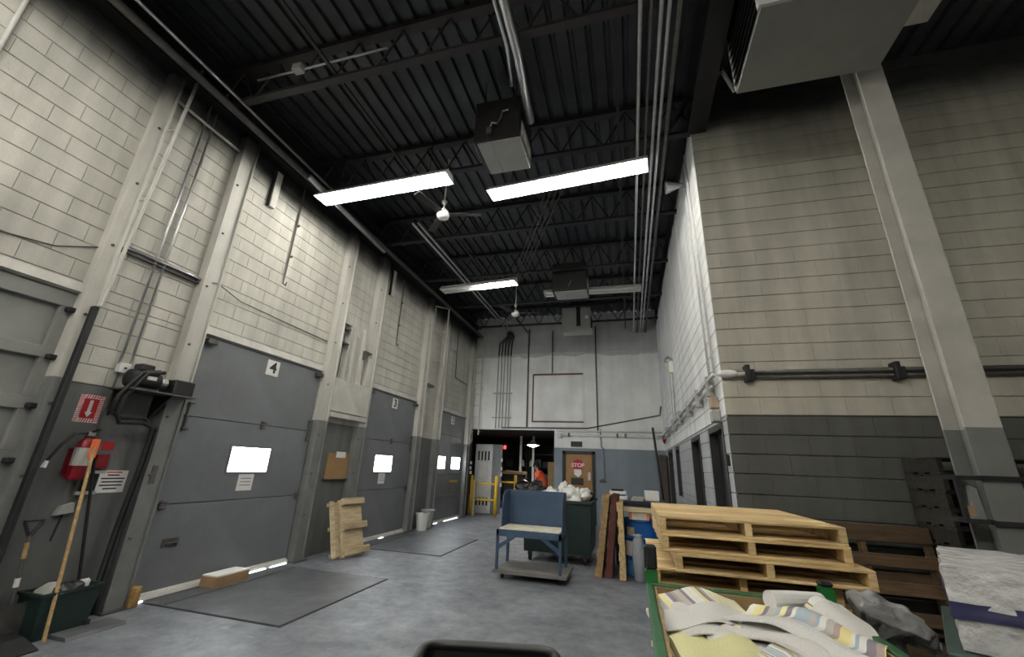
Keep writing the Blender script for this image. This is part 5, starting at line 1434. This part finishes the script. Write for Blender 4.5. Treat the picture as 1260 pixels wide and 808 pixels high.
SV = V[:5]+[V[15], ((V[15][0]+V[16][0])/2, (V[15][1]+V[16][1])/2, (V[15][2]+V[16][2])/2-.03), V[19], ((V[19][0]+V[20][0])/2, (V[19][1]+V[20][1])/2, (V[19][2]+V[20][2])/2-.03)]
SV[4] = (-.165, 0, 1.47)
skinned('shirt', SV, [(0, 1), (1, 2), (2, 3), (3, 4), (3, 5), (5, 6), (3, 7), (7, 8)], [(.2, .2), (.19, .2), (.2, .22), (.19, .2), .1, .11, .085, .11, .085], M_orange, pt)
skinned('trousers', [V[0], V[7], V[8], (.03, .11, .14), V[11], V[12], (.01, -.11, .14)], [(0, 1), (1, 2), (2, 3), (0, 4), (4, 5), (5, 6)], [(.17, .14), .11, .08, .065, .11, .08, .065], M_trous, pt)
b = new_bm(); bmesh.ops.create_uvsphere(b, u_segments=16, v_segments=10, radius=.115); bmesh.ops.scale(b, vec=(1, .85, 1), verts=b.verts)
hr = part('hair', b, M_hair, pt); hr.location = (-.225, 0, 1.69)
for sy in (-1, 1):
    for fz in range(4):
        hx = -.5 if sy > 0 else -.48; hy = .16*sy if sy > 0 else -.18; hz = 1.0 if sy > 0 else 1.02
        yy = hy+(fz-1.5)*.02
        skinned('finger', [(hx, yy, hz), (hx-.05, yy, hz-.02), (hx-.08, yy, hz-.06)], [(0, 1), (1, 2)], [.011, .009, .008], M_skin, pt, 1)
    skinned('thumb', [(hx+.02, hy-sy*.03, hz), (hx-.01, hy-sy*.06, hz-.01), (hx-.04, hy-sy*.06, hz-.03)], [(0, 1), (1, 2)], [.012, .01, .008], M_skin, pt, 1)
b = new_bm(); bmesh.ops.create_cone(b, segments=8, radius1=.018, radius2=.004, depth=.04, cap_ends=True); bmesh.ops.rotate(b, matrix=Matrix.Rotation(-PI/2, 3, 'Y'), verts=b.verts)
ns = part('nose', b, M_skin, pt); ns.location = (-.345, 0, 1.63)
for sy in (-1, 1):
    b = new_bm(); bmesh.ops.create_uvsphere(b, u_segments=8, v_segments=6, radius=.012); e = part('eye', b, M_ink, pt); e.location = (-.325, sy*.032, 1.66)
    b = new_bm(); bmesh.ops.create_uvsphere(b, u_segments=8, v_segments=6, radius=.025); bmesh.ops.scale(b, vec=(.8, .4, 1.2), verts=b.verts); e = part('ear', b, M_skin, pt); e.location = (-.235, sy*.095, 1.64)
b = B(-.004, .004, -.025, .025, -.004, .004); e = part('mouth', b, M_redw, pt); e.location = (-.328, 0, 1.585)
bag((-3.62, 14.75, .9), (.27, .26, .26), M_bagk, 'shiny black rubbish bag held by the person in orange', 11)
solo('bag_trolley', (lambda b: (box(b, -3.85, -3.35, 14.5, 15.0, .0, .66, .02), b)[-1])(new_bm()), M_hvacd, 'dark crate under the black rubbish bag', 'crate')
